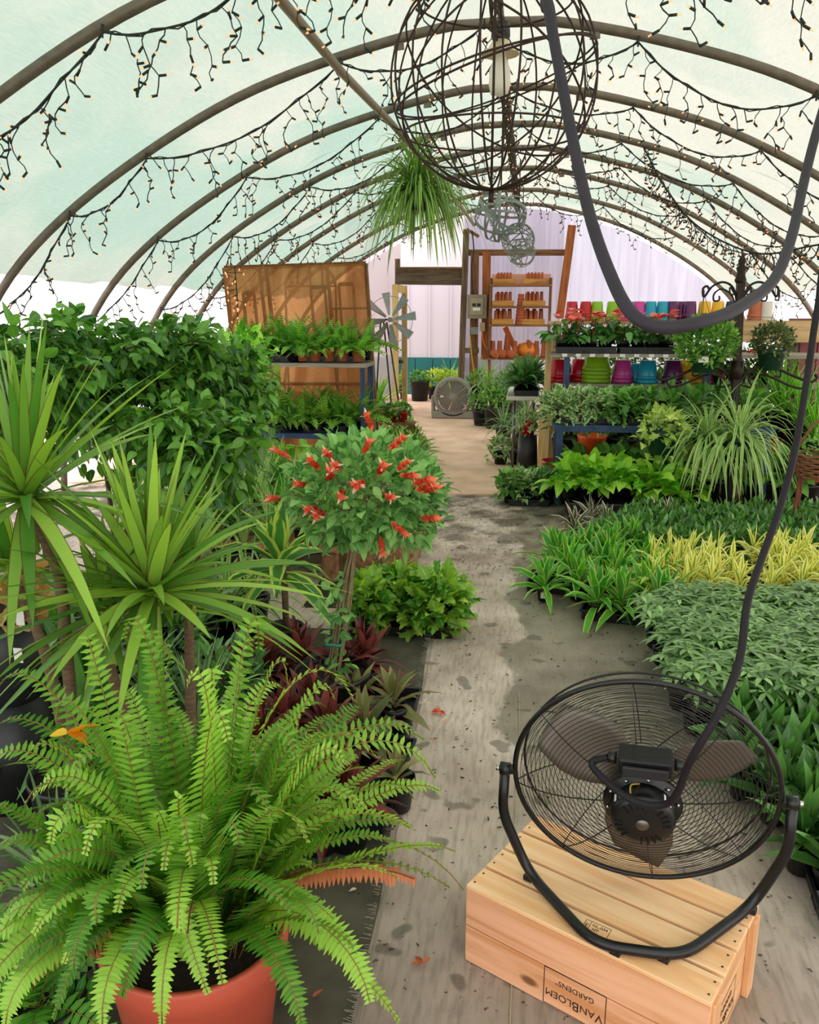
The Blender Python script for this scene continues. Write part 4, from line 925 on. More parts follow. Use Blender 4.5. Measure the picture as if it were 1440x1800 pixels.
# ---- shrimp plant standard
sb = at(585, 1205, .16); t = thing('shrimp_plant', 'tall standard shrub with coral red flowers on a bundled woody trunk', 'potted plant', (sb[0], sb[1], 0))
put('pot', POT['p10'][0], t, scale=(1.1, 1.1, .95))
tp = PT(628, 915, sb[1]); fb = Fol(51); R_ = fb.R
for k in range(14):
    a = k * 2.4; j = np.array([math.cos(a), math.sin(a), 0]) * .022; top = np.array([math.cos(a) * R_.uniform(.1, .25), math.sin(a) * R_.uniform(.1, .22), R_.uniform(.1, .3)])
    P = curve_pts([np.array([sb[0], sb[1], .19]) + j, (np.array([sb[0], sb[1], .19]) + tp) / 2 + j * .8 + R_.normal(0, .006, 3), tp + j * .7, tp + top], 6)
    MB().tube(P, .0045, 5).build('trunk_stem', mat('pale_stem', '94845f', .8, var=.3, scale=25), t)
for p_ in (PT(618, 918, sb[1]), PT(588, 1130, sb[1] - .02)):
    MB().tube([p_ + np.array([math.cos(a) * .03, math.sin(a) * .03, .004 * math.sin(a * 3)]) for a in np.linspace(0, 6.28, 16)], .006, 5).build('green_tie', mat('green_tie', '1c8a6a', .5), t)
cc_ = PT(640, 862, sb[1]) - np.array([sb[0], sb[1], 0])
fb.bush(cc_, (.29, .29, .21), 1300, .052, .031, 'ovate', .7, .5, upw=.25); fb.bush(cc_ + [.13, 0, -.05], (.2, .22, .16), 240, .062, .034, 'ovate', .8, .5)
for q in ((590, 1030), (600, 1075), (575, 1075), (585, 1110), (605, 1160), (580, 1180)): fb.bush(PT(*q, sb[1] - .04) - np.array([sb[0], sb[1], 0]), (.04, .03, .04), 9, .05, .034, 'ovate', .5, .2)
put('leaves', fb.mesh('shrimp_leaves', LF['shrimp']), t)
def flower_mesh(seed):
    f = Fol(seed); n = 16; q = np.arange(n); a = q * 1.57 + (q // 4) * .4
    f.strips(np.stack([q * 0, q * 0, q * .0032], -1), np.stack([np.cos(a) * .42, np.sin(a) * .42, np.full(n, .9)], -1) + f.R.normal(0, .12, (n, 3)), .026, .015, 'ovate', .2, .5, 0)
    f.m = 1; f.strips([(0, 0, .045)] * 3, np.stack([np.cos(np.arange(3) * 2.1), np.sin(np.arange(3) * 2.1), np.full(3, 1.6)], -1), .03, .006, 'oval', .6, .2)
    return f.mesh('shrimp_flower', LF['bract'], LF['petal'])
fm_ = [flower_mesh(60 + i) for i in range(3)]
for i, (px, py) in enumerate([(655, 757), (683, 790), (512, 805), (563, 826), (593, 822), (580, 845), (548, 853), (625, 852), (601, 862), (510, 872), (564, 897), (577, 903), (664, 835), (677, 872), (724, 850), (742, 866), (697, 826), (688, 917), (668, 942), (583, 806), (637, 798), (703, 835), (560, 890), (738, 910), (730, 862), (640, 845)]):
    dY = -.26 * math.sqrt(max(.05, 1 - ((px - 640) / 150) ** 2 - ((py - 865) / 125) ** 2))
    p_ = PT(px, py, sb[1] + dY) - np.array([sb[0], sb[1], 0]); d = Vector(p_ - cc_) + Vector((rnd.uniform(-.15, .15), rnd.uniform(0, .1), rnd.uniform(-.12, .1)))
    o = put('flower', fm_[i % 3], t, p_, d.to_track_quat('Z', 'Y').to_euler(), 1.15 + .35 * rnd.random())

# ---- corn plant with lime margins
cb_ = at(505, 1150); t = thing('corn_plant', 'cane dracaena with broad yellow-green striped leaves beside the coral flowered shrub', 'potted plant', (cb_[0], cb_[1], 0))
put('pot', POT['p6'][0], t); ct = PT(492, 985, cb_[1])
MB().tube([(0, 0, .1), (0, 0, ct[2] - .05)], .016, 8).build('cane', M_trunk, t, False)
put('leaves', FM['warneckii'][0], t, (ct[0] - cb_[0], 0, ct[2] - .08), (0, 0, 1.2))
# ---- burgundy ti plants and bronze ones in trays
i = 0
for px, py, k in [(640, 1150, 'ti'), (600, 1165, 'ti'), (470, 1165, 'ti'), (525, 1150, 'ti'), (430, 1170, 'ti'), (500, 1262, 'ti'), (548, 1240, 'ti'), (455, 1290, 'ti'), (575, 1285, 'ti'), (520, 1340, 'ti'), (610, 1385, 'ti'), (560, 1390, 'ti')]:
    x, y = at(px, py, .2); plant('ti_plant', k, x, y, .008, 'dark burgundy ti plant in the trays behind the fern', 'burgundy ti plants', 'p6', .9)
for px, py, l in [(692, 1215, 'bronze-green ti plant at the path edge, right behind the burgundy ones'), (640, 1262, 'bronze-green ti plant amid the burgundy ones below the shrub trunk'), (625, 1215, 'bronze-green ti plant right beside the black shrub pot')]:
    x, y = at(px, py, .17); plant('ti_plant', 'ti_green', x, y, .008, l, None, 'p4', 1.1)
x, y = at(697, 1375, .1); t = plant('ti_plant', 'ti_green', x, y, .008, 'sparse ti plant with brown base in the black pot nearest the path', None, 'p6', .75)
x, y = at(668, 1365, .05); tray(x - .06, y, .003, 1.52, 'black plastic tray by the path under the sparse ti plant')
x, y = at(690, 1290, .05); tray(x - .08, y + .12, .003, 1.55, 'black plastic tray by the path under the bronze-green ti plants')
fb = Fol(71); p_ = PT(590, 1280, 2.45); plant('yellowed_plant', 'ti_green', p_[0], 2.45, 0, 'plant with upright yellow leaves poking out behind the fern', None, 'p6', 1.0)
# ---- grape ivy
x0, y0 = at(705, 1115, .0)
tray(x0 + .02, y0 + .1, .003, .05, 'black plastic tray of grape ivy at the path edge, nearest the camera', .5, .3)
for i in range(3):
    for j in range(2):
        plant('grape_ivy', 'grape', x0 - .15 + .17 * i, y0 + .03 + .15 * j, .01, 'bushy lobed-leaf grape ivy in a tray by the path', 'grape ivies', 'p4', 1.0)
for px, py in ((640, 1050), (700, 1035), (770, 1050)):
    x, y = at(px, py, .2); plant('grape_ivy', 'grape', x, y, 0, 'bushy lobed-leaf grape ivy behind the tray of grape ivy', 'grape ivies behind', 'p6', 1.0)
# ---- wooden flat with trays
x, y = at(700, 1010); wf = thing('wooden_flat', 'low wooden slatted flat beside the path holding a black tray', 'crate', (x - .2, y + .35, 0))
M_flat = wood('flat_wood', 'b98a64', '8a6142', 4, 'Y')
for sx in (-1, 1):
    for k in range(2): MB().bbox(sx * .28 - .008, -.38, .02 + k * .12, sx * .28 + .008, .38, .11 + k * .12).build('side_slat', M_flat, wf, False)
for sy in (-1, 1): MB().bbox(-.28, sy * .38 - .01, .0, .28, sy * .38 + .01, .24).build('end_board', M_flat, wf, False)
for k in range(4): MB().bbox(-.27 + .14 * k, -.37, .0, -.15 + .14 * k, .37, .012).build('base_slat', M_flat, wf, False)
tray(x - .2, y + .18, .014, 0, 'black tray with a white label inside the wooden flat')
for i in range(3):
    for j in range(3): plant('strap_leaved_plant', 'strip', x - .38 + .17 * i, y + .12 + .2 * j, .02, 'strap-leaved green plant standing in the wooden flat', 'plants in the wooden flat', 'p4', .9)
# ---- mixed bed on a low bench
lb = thing('low_bench', 'low slatted bench carrying spider plants left of the coral flowered shrub', 'bench', (-1.75, 5.5, 0))
for k in range(7): MB().bbox(-.75, -.95 + .28 * k, .22, .75, -.75 + .28 * k, .25).build('slat', M_flat, lb, False)
for sx in (-.6, .6):
    for sy in (-.8, .8): MB().bbox(sx - .04, sy - .04, 0, sx + .04, sy + .04, .22).build('leg', M_flat, lb, False)
for i in range(7):
    for j in range(6):
        x = -2.38 + .21 * i + rnd.uniform(-.03, .03); y = 4.65 + .34 * j + rnd.uniform(-.04, .04)
        k = 'spidersmall' if (i + j * 2) % 3 else ('strip' if i % 2 else 'lemonlime')
        plant({'spidersmall': 'spider_plant', 'strip': 'strap_leaved_plant', 'lemonlime': 'striped_dracaena'}[k], k, x, y, .25, {'spidersmall': 'small striped spider plant on the low bench behind the coral flowers', 'strip': 'dark strap-leaved plant on the low bench behind the coral flowers', 'lemonlime': 'lime-striped dracaena on the low bench behind the coral flowers'}[k], {'spidersmall': 'spider plants on the low bench', 'strip': 'strap plants on the low bench', 'lemonlime': 'striped dracaenas on the low bench'}[k], 'p4', 1.05)
for px, py in ((440, 1050), (430, 960), (400, 1060)):
    x, y = at(px, py + 60); plant('spider_plant', 'spidersmall', x, y, 0, 'striped spider plant on the floor left of the cane dracaena', 'spider plants on the floor', 'p6', 1.3)
# ---- broad-leaved plants along the far left of the path
for px, py, s_ in ((738, 815, 1.2), (712, 812, 1.2), (688, 822, 1.1), (735, 785, 1.0), (705, 780, 1.0), (725, 765, 1.0), (690, 790, 1.1), (752, 800, .8)):
    x, y = at(px, py + 12); plant('aglaonema', 'lilyv', x - .05, y, .012, 'broad-leaved yellow-green plant along the far left path edge', 'broad-leaved plants by the path', 'p6', s_)
for px, py in ((760, 850), (745, 870)):
    x, y = at(px, py); plant('strap_leaved_plant', 'strip', x - .12, y, 0 if y < 7.2 else .012, 'strap-leaved plant at the left end of the concrete edge', 'strap plants at the concrete edge', 'p6', 1.0)

# ---- fern shelf, burlap screen
sh = thing('plant_rack', 'blue metal two-tier rack of ferns in front of the burlap screen', 'rack', (-2.03, 7.4, 0))
M_blue = mat('blue_metal', '33496b', .5, metal=.2, var=.35, scale=14); M_board = wood('grey_board', 'a39a8c', '776e62', 4, 'X')
for x in (-2.72, -1.47): MB().bbox(x - .025, 7.13, .012, x + .025, 7.18, .52).build('leg', M_blue, sh)
for x in (-2.62, -1.44): MB().bbox(x - .025, 7.58, .012, x + .025, 7.63, 1.13).build('leg', M_blue, sh)
for x in (-2.62, -1.44): MB().bbox(x - .02, 7.2, .75, x + .02, 7.24, 1.13).build('leg', M_blue, sh)
for x in (-2.62, -1.44): MB().bbox(x - .02, 7.2, .55, x + .02, 7.24, .75).build('leg', M_blue, sh)
MB().bbox(-2.75, 7.12, .50, -1.44, 7.66, .545).build('lower_shelf', M_blue, sh); MB().bbox(-2.65, 7.2, 1.13, -1.41, 7.66, 1.165).build('upper_shelf', M_board, sh)
for k, x in enumerate((-2.38, -1.72)): tray(x, 7.42, 1.168, 0, ['black tray on the left half of the upper fern shelf', 'black tray on the right half of the upper fern shelf'][k]); tray(x - .03, 7.38, .548, 0, ['black tray on the left half of the lower fern shelf', 'black tray on the right half of the lower fern shelf'][k])
nth5 = ['leftmost', 'second from left', 'middle', 'second from right', 'rightmost']
for k, px in enumerate((533, 555, 580, 603, 630)):
    p_ = PT(px, 622, 7.31); plant('small_fern', 'sfern', p_[0], 7.31, 1.178, 'small fern in a terracotta pot on the upper shelf, %s of five' % nth5[k], None, 't4', 1.15)
for k in range(6): plant('small_fern', 'sfern', -2.6 + .125 * k, 7.33 + .05 * (k % 2), 1.178, 'dark fern filling the left of the upper shelf', 'ferns left on the upper shelf', 'p4', 1.5)
for k in range(7): plant('small_fern', 'sfern', -2.2 + .12 * k, 7.52, 1.178, 'small fern in the back row of the upper shelf', 'back row ferns on the upper shelf', 'p4', 1.45)
for k in range(11): plant('small_fern', 'bfern' if k % 3 == 1 else 'sfern', -2.62 + .115 * k, 7.29, .556, 'fern in the front row of the lower shelf', 'front row ferns on the lower shelf', 'p4', 1.25)
for k in range(8): plant('small_fern', 'sfern', -2.55 + .15 * k, 7.5, .556, 'fern in the back row of the lower shelf', 'back row ferns on the lower shelf', 'p4', 1.5)
x = PT(510, 720, 7.2)[0]; plant('birds_nest_fern', 'strip', x, 7.21, .556, 'bright upright broad-leaved fern at the front of the lower shelf', None, 'p4', .75)
bs = thing('burlap_screen', 'tall brown burlap-covered screen behind the fern rack', 'screen', (-2.15, 7.85, 0))
TL, TR, BR, BL = [np.array(v) for v in ((-2.91, 7.84, 2.02), (-1.53, 7.84, 2.05), (-1.40, 7.80, .02), (-2.76, 7.80, .02))]
def bpt(u, v, y=0): p = (TL * (1 - u) + TR * u) * (1 - v) + (BL * (1 - u) + BR * u) * v; return p + np.array([0, y, 0])
M_burl = cloth_mat('burlap', 'c28450', 'e4aa72', .27, .55, 5.0, .4, (1, 1, .25))
V = [tuple(bpt(i / 30, j / 30, .008 * math.sin(i * 1.3 + j * .2))) for j in range(31) for i in range(31)]
MB().add(V, [(j * 31 + i, j * 31 + i + 1, j * 31 + i + 32, j * 31 + i + 31) for j in range(30) for i in range(30)], True).build('burlap_cloth', M_burl, bs)
M_frm = wood('screen_frame', '8a5c30', '5d3b1e', 5, 'Z')
for a, b, w in (((0, 0), (1, 0), .04), ((0, 0), (0, 1), .05), ((1, 0), (1, 1), .06), ((.3, 0), (.32, 1), .03), ((.73, 0), (.74, .9), .03), ((.25, 0), (.26, .6), .02), ((0, .55), (1, .55), .03), ((.73, .2), (1, .2), .02)):
    MB().bar(bpt(*a, .04), bpt(*b, .04), .03, w, up=(0, 1, 0) if False else (0, 0, 1)).build('frame_bar', M_frm, bs)
for u0, v0, u1, v1 in ((.80, .09, .9, .29), (.11, .12, .19, .34), (.74, .3, .88, .42), (.6, .1, .7, .3)):
    P = [bpt(u0, v0, .05), bpt(u1, v0, .05), bpt(u1, v1, .05), bpt(u0, v1, .05)]
    mb = MB()
    for k in range(4): mb.bar(P[k], P[(k + 1) % 4], .02, .035)
    mb.build('lattice_square', M_frm, bs)
mb = MB(); c = PT(545, 475, 8.05); r_ = .28
for rr in (r_, r_ * .97): mb.tube([(c[0] + math.cos(a) * rr * .9, 8.05, c[2] - .15 + math.sin(a) * rr * .75) for a in np.linspace(0, PI, 20)], .012, 6)
for k in (-1, 0, 1): mb.tube([(c[0] + k * .12, 8.05, c[2] - .15), (c[0] + k * .12, 8.05, c[2] - .15 + math.sqrt(max(0, 1 - (k * .12 / (r_ * .9)) ** 2)) * r_ * .75)], .009, 6)
for k in (-1, 1): mb.tube([(c[0] + k * r_ * .9, 8.05, .012), (c[0] + k * r_ * .9, 8.05, c[2] - .15)], .012, 6)
mb.tube([(c[0] - r_ * .9, 8.05, c[2] - .15), (c[0] + r_ * .9, 8.05, c[2] - .15)], .009, 6)
o = mb.build('metal_arch', M_black); tag(o, 'black metal arch peeking above the burlap screen', 'garden arch')

# ---- garden windmill, red pots
wc = PT(686, 562, 10.4); wm = thing('garden_windmill', 'galvanised garden windmill with eight blades right of the burlap screen', 'windmill', (wc[0], wc[1] + .15, .012))
M_galv = mat('galvanised', '8d9290', .45, metal=.5, var=.2, scale=8)
mb = MB()
for k in range(8):
    a = 2 * PI * k / 8 + .15; V = []
    for r, w in ((.06, .016), (.33, .055)):
        for s_ in (-1, 1): V.append((wc[0] + math.cos(a) * r - math.sin(a) * s_ * w, wc[1] - .02 + s_ * .02, wc[2] + math.sin(a) * r + math.cos(a) * s_ * w))
    b_ = MB().add(V, [(0, 1, 3, 2)]).build('blade', M_galv, wm); sm = b_.modifiers.new('thick', 'SOLIDIFY'); sm.thickness = .003
MB().tube([(wc[0] + math.cos(a) * .285, wc[1], wc[2] + math.sin(a) * .285) for a in np.linspace(0, 6.2, 40)], .004, 5, closed=True).build('hoop', M_galv, wm)
MB().tube([(wc[0], wc[1] - .04, wc[2]), (wc[0], wc[1] + .12, wc[2])], .03, 10).build('hub', M_galv, wm)
MB().tube([(wc[0], wc[1] + .1, wc[2]), (wc[0] - .35, wc[1] + .12, wc[2])], .012, 6).build('tail_boom', M_black, wm)
MB().bbox(wc[0] - .36, wc[1] + .11, wc[2] - .3, wc[0] - .22, wc[1] + .115, wc[2] - .03).build('tail_vane', M_galv, wm)
for dx, dy in ((-.2, -.12), (.2, -.12), (0, .3)): MB().tube([(wc[0] + dx * .2 - .1, wc[1] + .1, wc[2] - .03), (wc[0] + dx - .03, wc[1] + .15 + dy, .012)], .012, 6).build('leg', M_black, wm)
sx_ = PT(690, 715, 9.4); bn = thing('small_bench', 'small dark bench carrying three glossy red pots below the windmill', 'bench', (sx_[0], 9.4, .012))
MB().bbox(-.26, -.1, .33, .26, .1, .36).build('seat', M_tim, bn, False)
for a in (-.22, .22):
    for b in (-.07, .07): MB().bbox(a - .02, b - .02, 0, a + .02, b + .02, .33).build('leg', M_tim, bn, False)
for k, px in enumerate((675, 693, 708)):
    q = PT(px, 730, 9.4); plant('red_potted_vine', 'ivy', q[0], 9.4, .372, ['%s of three glossy red pots below the windmill' % w for w in ('leftmost', 'middle', 'rightmost')][k], None, 'r5', 1.0, fs=.75)
# ================================================================== RIGHT OF THE AISLE
def hex_grid(poly, sp, jit=.02):
    P = [np.array(p) for p in poly]; n = len(P); xs = [p[0] for p in P]; ys = [p[1] for p in P]; out = []; r = 0; y = min(ys)
    def inside(x, y):
        c = False
        for i in range(n):
            (xa, ya), (xb, yb) = P[i][:2], P[i - 1][:2]
            if (ya > y) != (yb > y) and x < (xb - xa) * (y - ya) / (yb - ya) + xa: c = not c
        return c
    while y <= max(ys):
        x = min(xs) + (sp / 2 if r % 2 else 0)
        while x <= max(xs):
            if inside(x, y): out.append((x + rnd.uniform(-jit, jit), y + rnd.uniform(-jit, jit)))
            x += sp
        y += sp * .87; r += 1
    return out
# dark green bed nearest the fan
for x, y in hex_grid([(.70, 3.0), (1.3, 3.05), (1.12, 2.0), (.86, 2.05), (.76, 2.45)], .135): plant('aglaonema', 'darkag', x, y, .012, 'dark green broad-leaved plant in the bed between the fan and the right edge', 'dark green plants beside the fan', 'p4', .95)
for k, (x, y, rz) in enumerate(((.99, 2.2, 1.45), (1.0, 2.75, 1.5))): tray(x, y, .003, rz, ['black tray of dark green plants right beside the fan', 'black tray of dark green plants just beyond the fan'][k], .54, .3)
q = at(1400, 1435, .06); t = plant('aglaonema', 'darkag', q[0] + .02, q[1] + .02, .012, 'dark green plant in a terracotta coloured pot at the tray edge', None, 't4', .9)
# umbrella plants
for x, y in hex_grid([(.68, 2.98), (.66, 3.4), (.62, 4.05), (1.75, 4.25), (1.35, 2.95)], .118, .015): plant('umbrella_plant', 'scheff', x, y, .012, 'umbrella plant with fingered leaves in the dense bed above the fan', 'umbrella plants in the bed', 'p4', 1.0)
for k in range(3):
    for j in range(2): tray(.95 + .56 * j, 3.1 + .32 * k, .003, .1, 'black tray under the umbrella plants', .54, .29, 'trays under the umbrella plants')
# yellow-edged dracaenas
for x, y in hex_grid([(.70, 4.3), (.8, 4.85), (1.2, 4.9), (1.2, 4.3)], .15): plant('yellow_dracaena', 'song', x, y, .01, 'yellow-striped dracaena in the clump left of the cable', 'yellow-striped dracaenas left of the cable', 'p4', 1.1)
for x, y in hex_grid([(1.32, 4.35), (1.36, 5.0), (1.95, 5.05), (1.8, 4.35)], .15): plant('yellow_dracaena', 'song', x, y, .01, 'yellow-striped dracaena in the clump behind the cable at the right edge', 'yellow-striped dracaenas behind the cable', 'p4', 1.1)
# lime-edged dracaenas
L = [(957, 1032), (1000, 1005), (1030, 985), (1072, 980), (1110, 970), (1050, 1060), (1092, 1065), (1135, 1055), (1165, 1075), (1015, 1030), (1085, 1025), (1132, 1010), (978, 985), (1150, 1035), (1060, 1010)]
for k, (px, py) in enumerate(L):
    x, y = at(px, py, .09)
    if k == 0:
        t = plant('striped_dracaena', 'lemonlime', x, y, .012, 'lime-striped dracaena with a white pot label at the path edge, front corner of its bed', None, 'p4', .85)
        MB().bbox(x - .02, y - .053, .04, x + .02, y - .0525, .075).build('pot_label', M_white, t)
    else: plant('striped_dracaena', 'lemonlime', x, y, .012, 'lime-striped dracaena in the bed at the path edge', 'lime-striped dracaenas at the path', 'p4', .95)
x, y = at(985, 1040); tray(x + .06, y + .06, .003, -.15, 'black tray under the front corner of the lime-striped dracaenas', .5, .28)
x, y = at(1090, 1095); tray(x + .06, y + .1, .003, -.2, 'black tray under the lime-striped dracaenas, nearer the umbrella plants', .5, .28)
# dark low bed behind
for x, y in hex_grid([(.35, 5.35), (.8, 5.1), (1.95, 5.2), (2.4, 6.3), (.9, 6.2)], .19): plant('dark_shrub', 'darkbush', x, y, .0, 'low dark green plant in the bed behind the yellow dracaenas', 'low dark green plants', 'p4', 1.0)
for x, y in hex_grid([(.35, 5.2), (.5, 5.5), (.95, 5.4), (.8, 5.05)], .17): plant('light_shrub', 'shrublet', x, y, .0, 'low light green plant behind the lime-striped dracaenas', 'low light green plants', 'p4', .9)
for px, py in ((1010, 930), (1040, 915), (1065, 925), (1175, 925), (1150, 915)):
    x, y = at(px, py, .1); plant('ti_plant', 'pinkti', x, y, .0, 'cream-edged dark ti plant between the lime dracaenas and the pothos', 'cream-edged ti plants', 'p4', 1.0)

# ---- ivy tray at the corner, pothos on the floor
x, y = at(925, 888); tray(x + .02, y + .1, .003, 0, 'dark tray of ivy at the right-hand path corner below the yellow post', .36, .3)
for i in range(3):
    for j in range(2): plant('ivy', 'ivyv' if (i + j) % 2 else 'ivy', x - .13 + .15 * i, y + .05 + .13 * j, .012, 'bushy ivy in the corner tray below the yellow post', 'ivies in the corner tray', 'p6', .95)
bxx = MB(); bxx.bbox(.36, 6.35, 0, 1.15, 6.95, .16); o = bxx.build('upturned_crate', M_black, bevel=.01); tag(o, 'black upturned crate under the lime green pothos', 'crate')
for px, py in ((1010, 850), (1045, 845), (1075, 855), (1030, 870), (1065, 875), (1000, 872), (1100, 865)):
    q = PT(px, py, 6.45 + (875 - py) * .008); plant('pothos', 'pothos', q[0], q[1], .17, 'lime green pothos on the black crate in front of the blue bench', 'lime pothos on the black crate', 'p4', 1.15)
for px, py in ((1160, 850), (1185, 840), (1150, 870)):
    q = PT(px, py, 6.5); plant('pothos', 'pothos', q[0], q[1], .0 if px != 1150 else 0, 'lime green pothos below the hanging lime ivy', 'lime pothos below the hanging ivy', 'p6', 1.35)
for px, py in ((1010, 810), (1060, 800), (1105, 810), (1140, 800), (1180, 790), (1085, 790), (1130, 830), (1230, 850), (1330, 850), (1370, 870), (1400, 850), (1250, 880)):
    q = PT(px, py, 7.2); plant('heartleaf_plant', 'pothos_dark', min(q[0], 2.9), 7.2 + rnd.uniform(-.25, .25), .0, 'dark heart-leaved plant in the shade below the blue bench', 'dark heart-leaved plants', 'p10', 1.0, fs=1.3)
x, y = at(1110, 880); tray(1.12, 6.3, .003, .2, 'empty black tray on the floor right of the lime pothos', .5, .28)

# ---- blue bench with ivy
bb = thing('blue_bench', 'blue metal bench of ivy in front of the coloured pots', 'bench', (.95, 7.2, 0))
for x in (.29, 1.95):
    for y in (6.97, 7.45): MB().bbox(x - .027, y - .027, 0, x + .027, y + .027, .64).build('leg', M_blue, bb)
MB().bbox(.24, 6.92, .64, 2.0, 7.5, .695).build('bench_top', M_blue, bb)
for k in range(3): tray(.55 + .56 * k, 7.15, .697, 0, ['black tray at the left end of the blue bench', 'black tray at the middle of the blue bench', 'black tray at the right end of the blue bench'][k])
for i in range(6):
    for j in range(2): plant('ivy', 'ivyv' if i < 3 else 'ivy', .30 + .15 * i, 7.07 + .16 * j, .70, ['variegated ivy on the left part of the blue bench', 'plain green ivy on the middle of the blue bench'][i >= 3], ['variegated ivies on the blue bench', 'green ivies on the blue bench'][i >= 3], 'p4', 1.15)
for i in range(4):
    for j in range(2): plant('heartleaf_plant', 'pothos_dark' if i % 2 else 'strip', 1.2 + .2 * i, 7.08 + .18 * j, .70, 'dark leafy plant on the right part of the blue bench', 'leafy plants right on the blue bench', 'p4', 1.1)

# ---- tiered display: boards, timber posts
ds = thing('display_shelf', 'timber display shelf with tiers for anthuriums and bright pots', 'shelf', (1.4, 8.3, 0))
M_yel = wood('yellow_pine', 'd8bd86', 'b8955a', 3, 'Z'); M_yelx = wood('yellow_pine_board', 'cdb183', 'a98a5c', 3, 'X')
yb = PT(956, 833, 7.9); MB().bbox(.165, 7.86, 0, .222, 7.95, 1.40).build('post', M_yel, ds); MB().bbox(.13, 7.95, 0, .19, 7.99, .75).build('post', M_yel, ds)
for x in (2.7,): MB().bbox(x, 7.86, 0, x + .085, 7.9, 1.4).build('post', M_yel, ds)
for x in (.25, 2.7): MB().bbox(x, 8.75, 0, x + .085, 8.79, 1.5).build('post', M_yel, ds)
MB().bbox(.2, 7.6, 1.215, 2.7, 8.1, 1.245).build('shelf_board', M_board, ds); MB().bbox(.2, 7.9, .93, 2.75, 8.7, .955).build('shelf_board', M_board, ds); MB().bbox(.2, 8.35, 1.49, 3.0, 8.8, 1.52).build('shelf_board', M_yelx, ds)
for x in (.33, 1.55, 2.4): MB().bbox(x, 7.62, .7, x + .05, 7.67, 1.215).build('metal_leg', M_blue, ds)
MB().bbox(1.9, 8.33, 1.33, 2.9, 8.35, 1.53).build('fascia_board', M_yelx, ds)
for k in range(2): tray(.52 + .56 * k, 7.78, 1.247, 0, ['black anthurium tray on the left of the display shelf', 'black anthurium tray in the middle of the display shelf'][k], .55, .3)
for k in range(8):
    x = .30 + .135 * k; plant('anthurium', 'anth', x, 7.72 + .05 * (k % 2), 1.257, 'pink-flowered anthurium in the front row on the display shelf', 'front row anthuriums', 'p4', 1.05, extra=('flowers', 'spathe'))
for k in range(6):
    x = .36 + .17 * k; plant('anthurium', 'anth', x, 7.9, 1.25, 'pink-flowered anthurium in the back row on the display shelf', 'back row anthuriums', 'p4', 1.15, extra=('flowers', 'spathe'))
for k in range(3): plant('anthurium', 'anth', 1.75 + .2 * k, 8.0, .957, 'red-flowered anthurium below the middle scroll arms of the plant hanger', 'anthuriums low on the display shelf', 'p4', 1.0, extra=('flowers', 'spathe'))
nthl = ['first', 'second', 'third', 'fourth', 'fifth', 'sixth', 'seventh', 'eighth']
for k, px in enumerate((993, 1017, 1042, 1067, 1095, 1120, 1146, 1171)):
    q = PT(px, 619, 7.595); o = MB().box((q[0], 7.597, 1.232), (.045, .004, .026)).build('shelf_label', M_white); tag(o, 'white label clipped to the anthurium shelf edge, %s from the left' % nthl[k], 'label')
CP = {}
def cpot(col, n=2, wide=1.0):
    k = (col, n, wide)
    if k not in CP:
        m = mat('glazed_' + col, {'red': 'c2182c', 'green': '8cbf1f', 'pink': 'd2429a', 'teal': '1fa3bf', 'purple': '5f1f5c', 'yellow': 'f0b81f', 'navy': '1f2a4a', 'orange': 'f05a14', 'white': 'dcd8cc', 'terracotta': 'b5603a'}[col], .22, spec=.6)
        mb = MB(); R0 = .088 * wide; r0 = .06 * wide
        for i in range(n):                           # stacked upside down: the outer pots show as rim bands at the foot
            z = .035 * i; mb.lathe([(R0 - .012, z), (R0, z), (R0 - .004, z + .032), (R0 - .010, z + .034)], 22)
        z = .035 * (n - 1) + .034; mb.lathe([(R0 - .009, z), (r0 + .004, z + .125), (r0, z + .13), (0, z + .13)], 22); CP[k] = mb.mesh('stacked_pot', m)
    return CP[k]
def cp(col, px, Y, z, label, n=2, wide=1.0, s=1.0):
    q = PT(px, 600, Y); o = put('plastic_pot', cpot(col, n, wide), None, (q[0], Y, z), (0, 0, rnd.random()), (s, s, s)); tag(o, label, 'pot', None)
seen = {}
for col, px, Y, where in [('red', 1003, 8.5, 'first'), ('red', 1027, 8.5, 'second'), ('green', 1047, 8.5, 'first'), ('green', 1074, 8.5, 'second'), ('pink', 1096, 8.5, 'first'), ('teal', 1104, 8.66, 'first'), ('pink', 1120, 8.5, 'second'), ('teal', 1140, 8.5, 'second'), ('teal', 1161, 8.5, 'third'), ('purple', 1178, 8.5, 'first'), ('purple', 1193, 8.62, 'second'), ('purple', 1209, 8.5, 'third'), ('yellow', 1234, 8.5, 'first'), ('yellow', 1257, 8.5, 'second'), ('navy', 1281, 8.5, 'only'), ('terracotta', 1322, 8.5, 'only'), ('white', 1342, 8.5, 'only')]:
    cp(col, px, Y, 1.522, ('upside-down %s pot on the top tier, %s %s one from the left' % (col, where, col)) if where != 'only' else 'upside-down %s pot on the top tier behind the plant hanger' % col, 2, .86, .94)
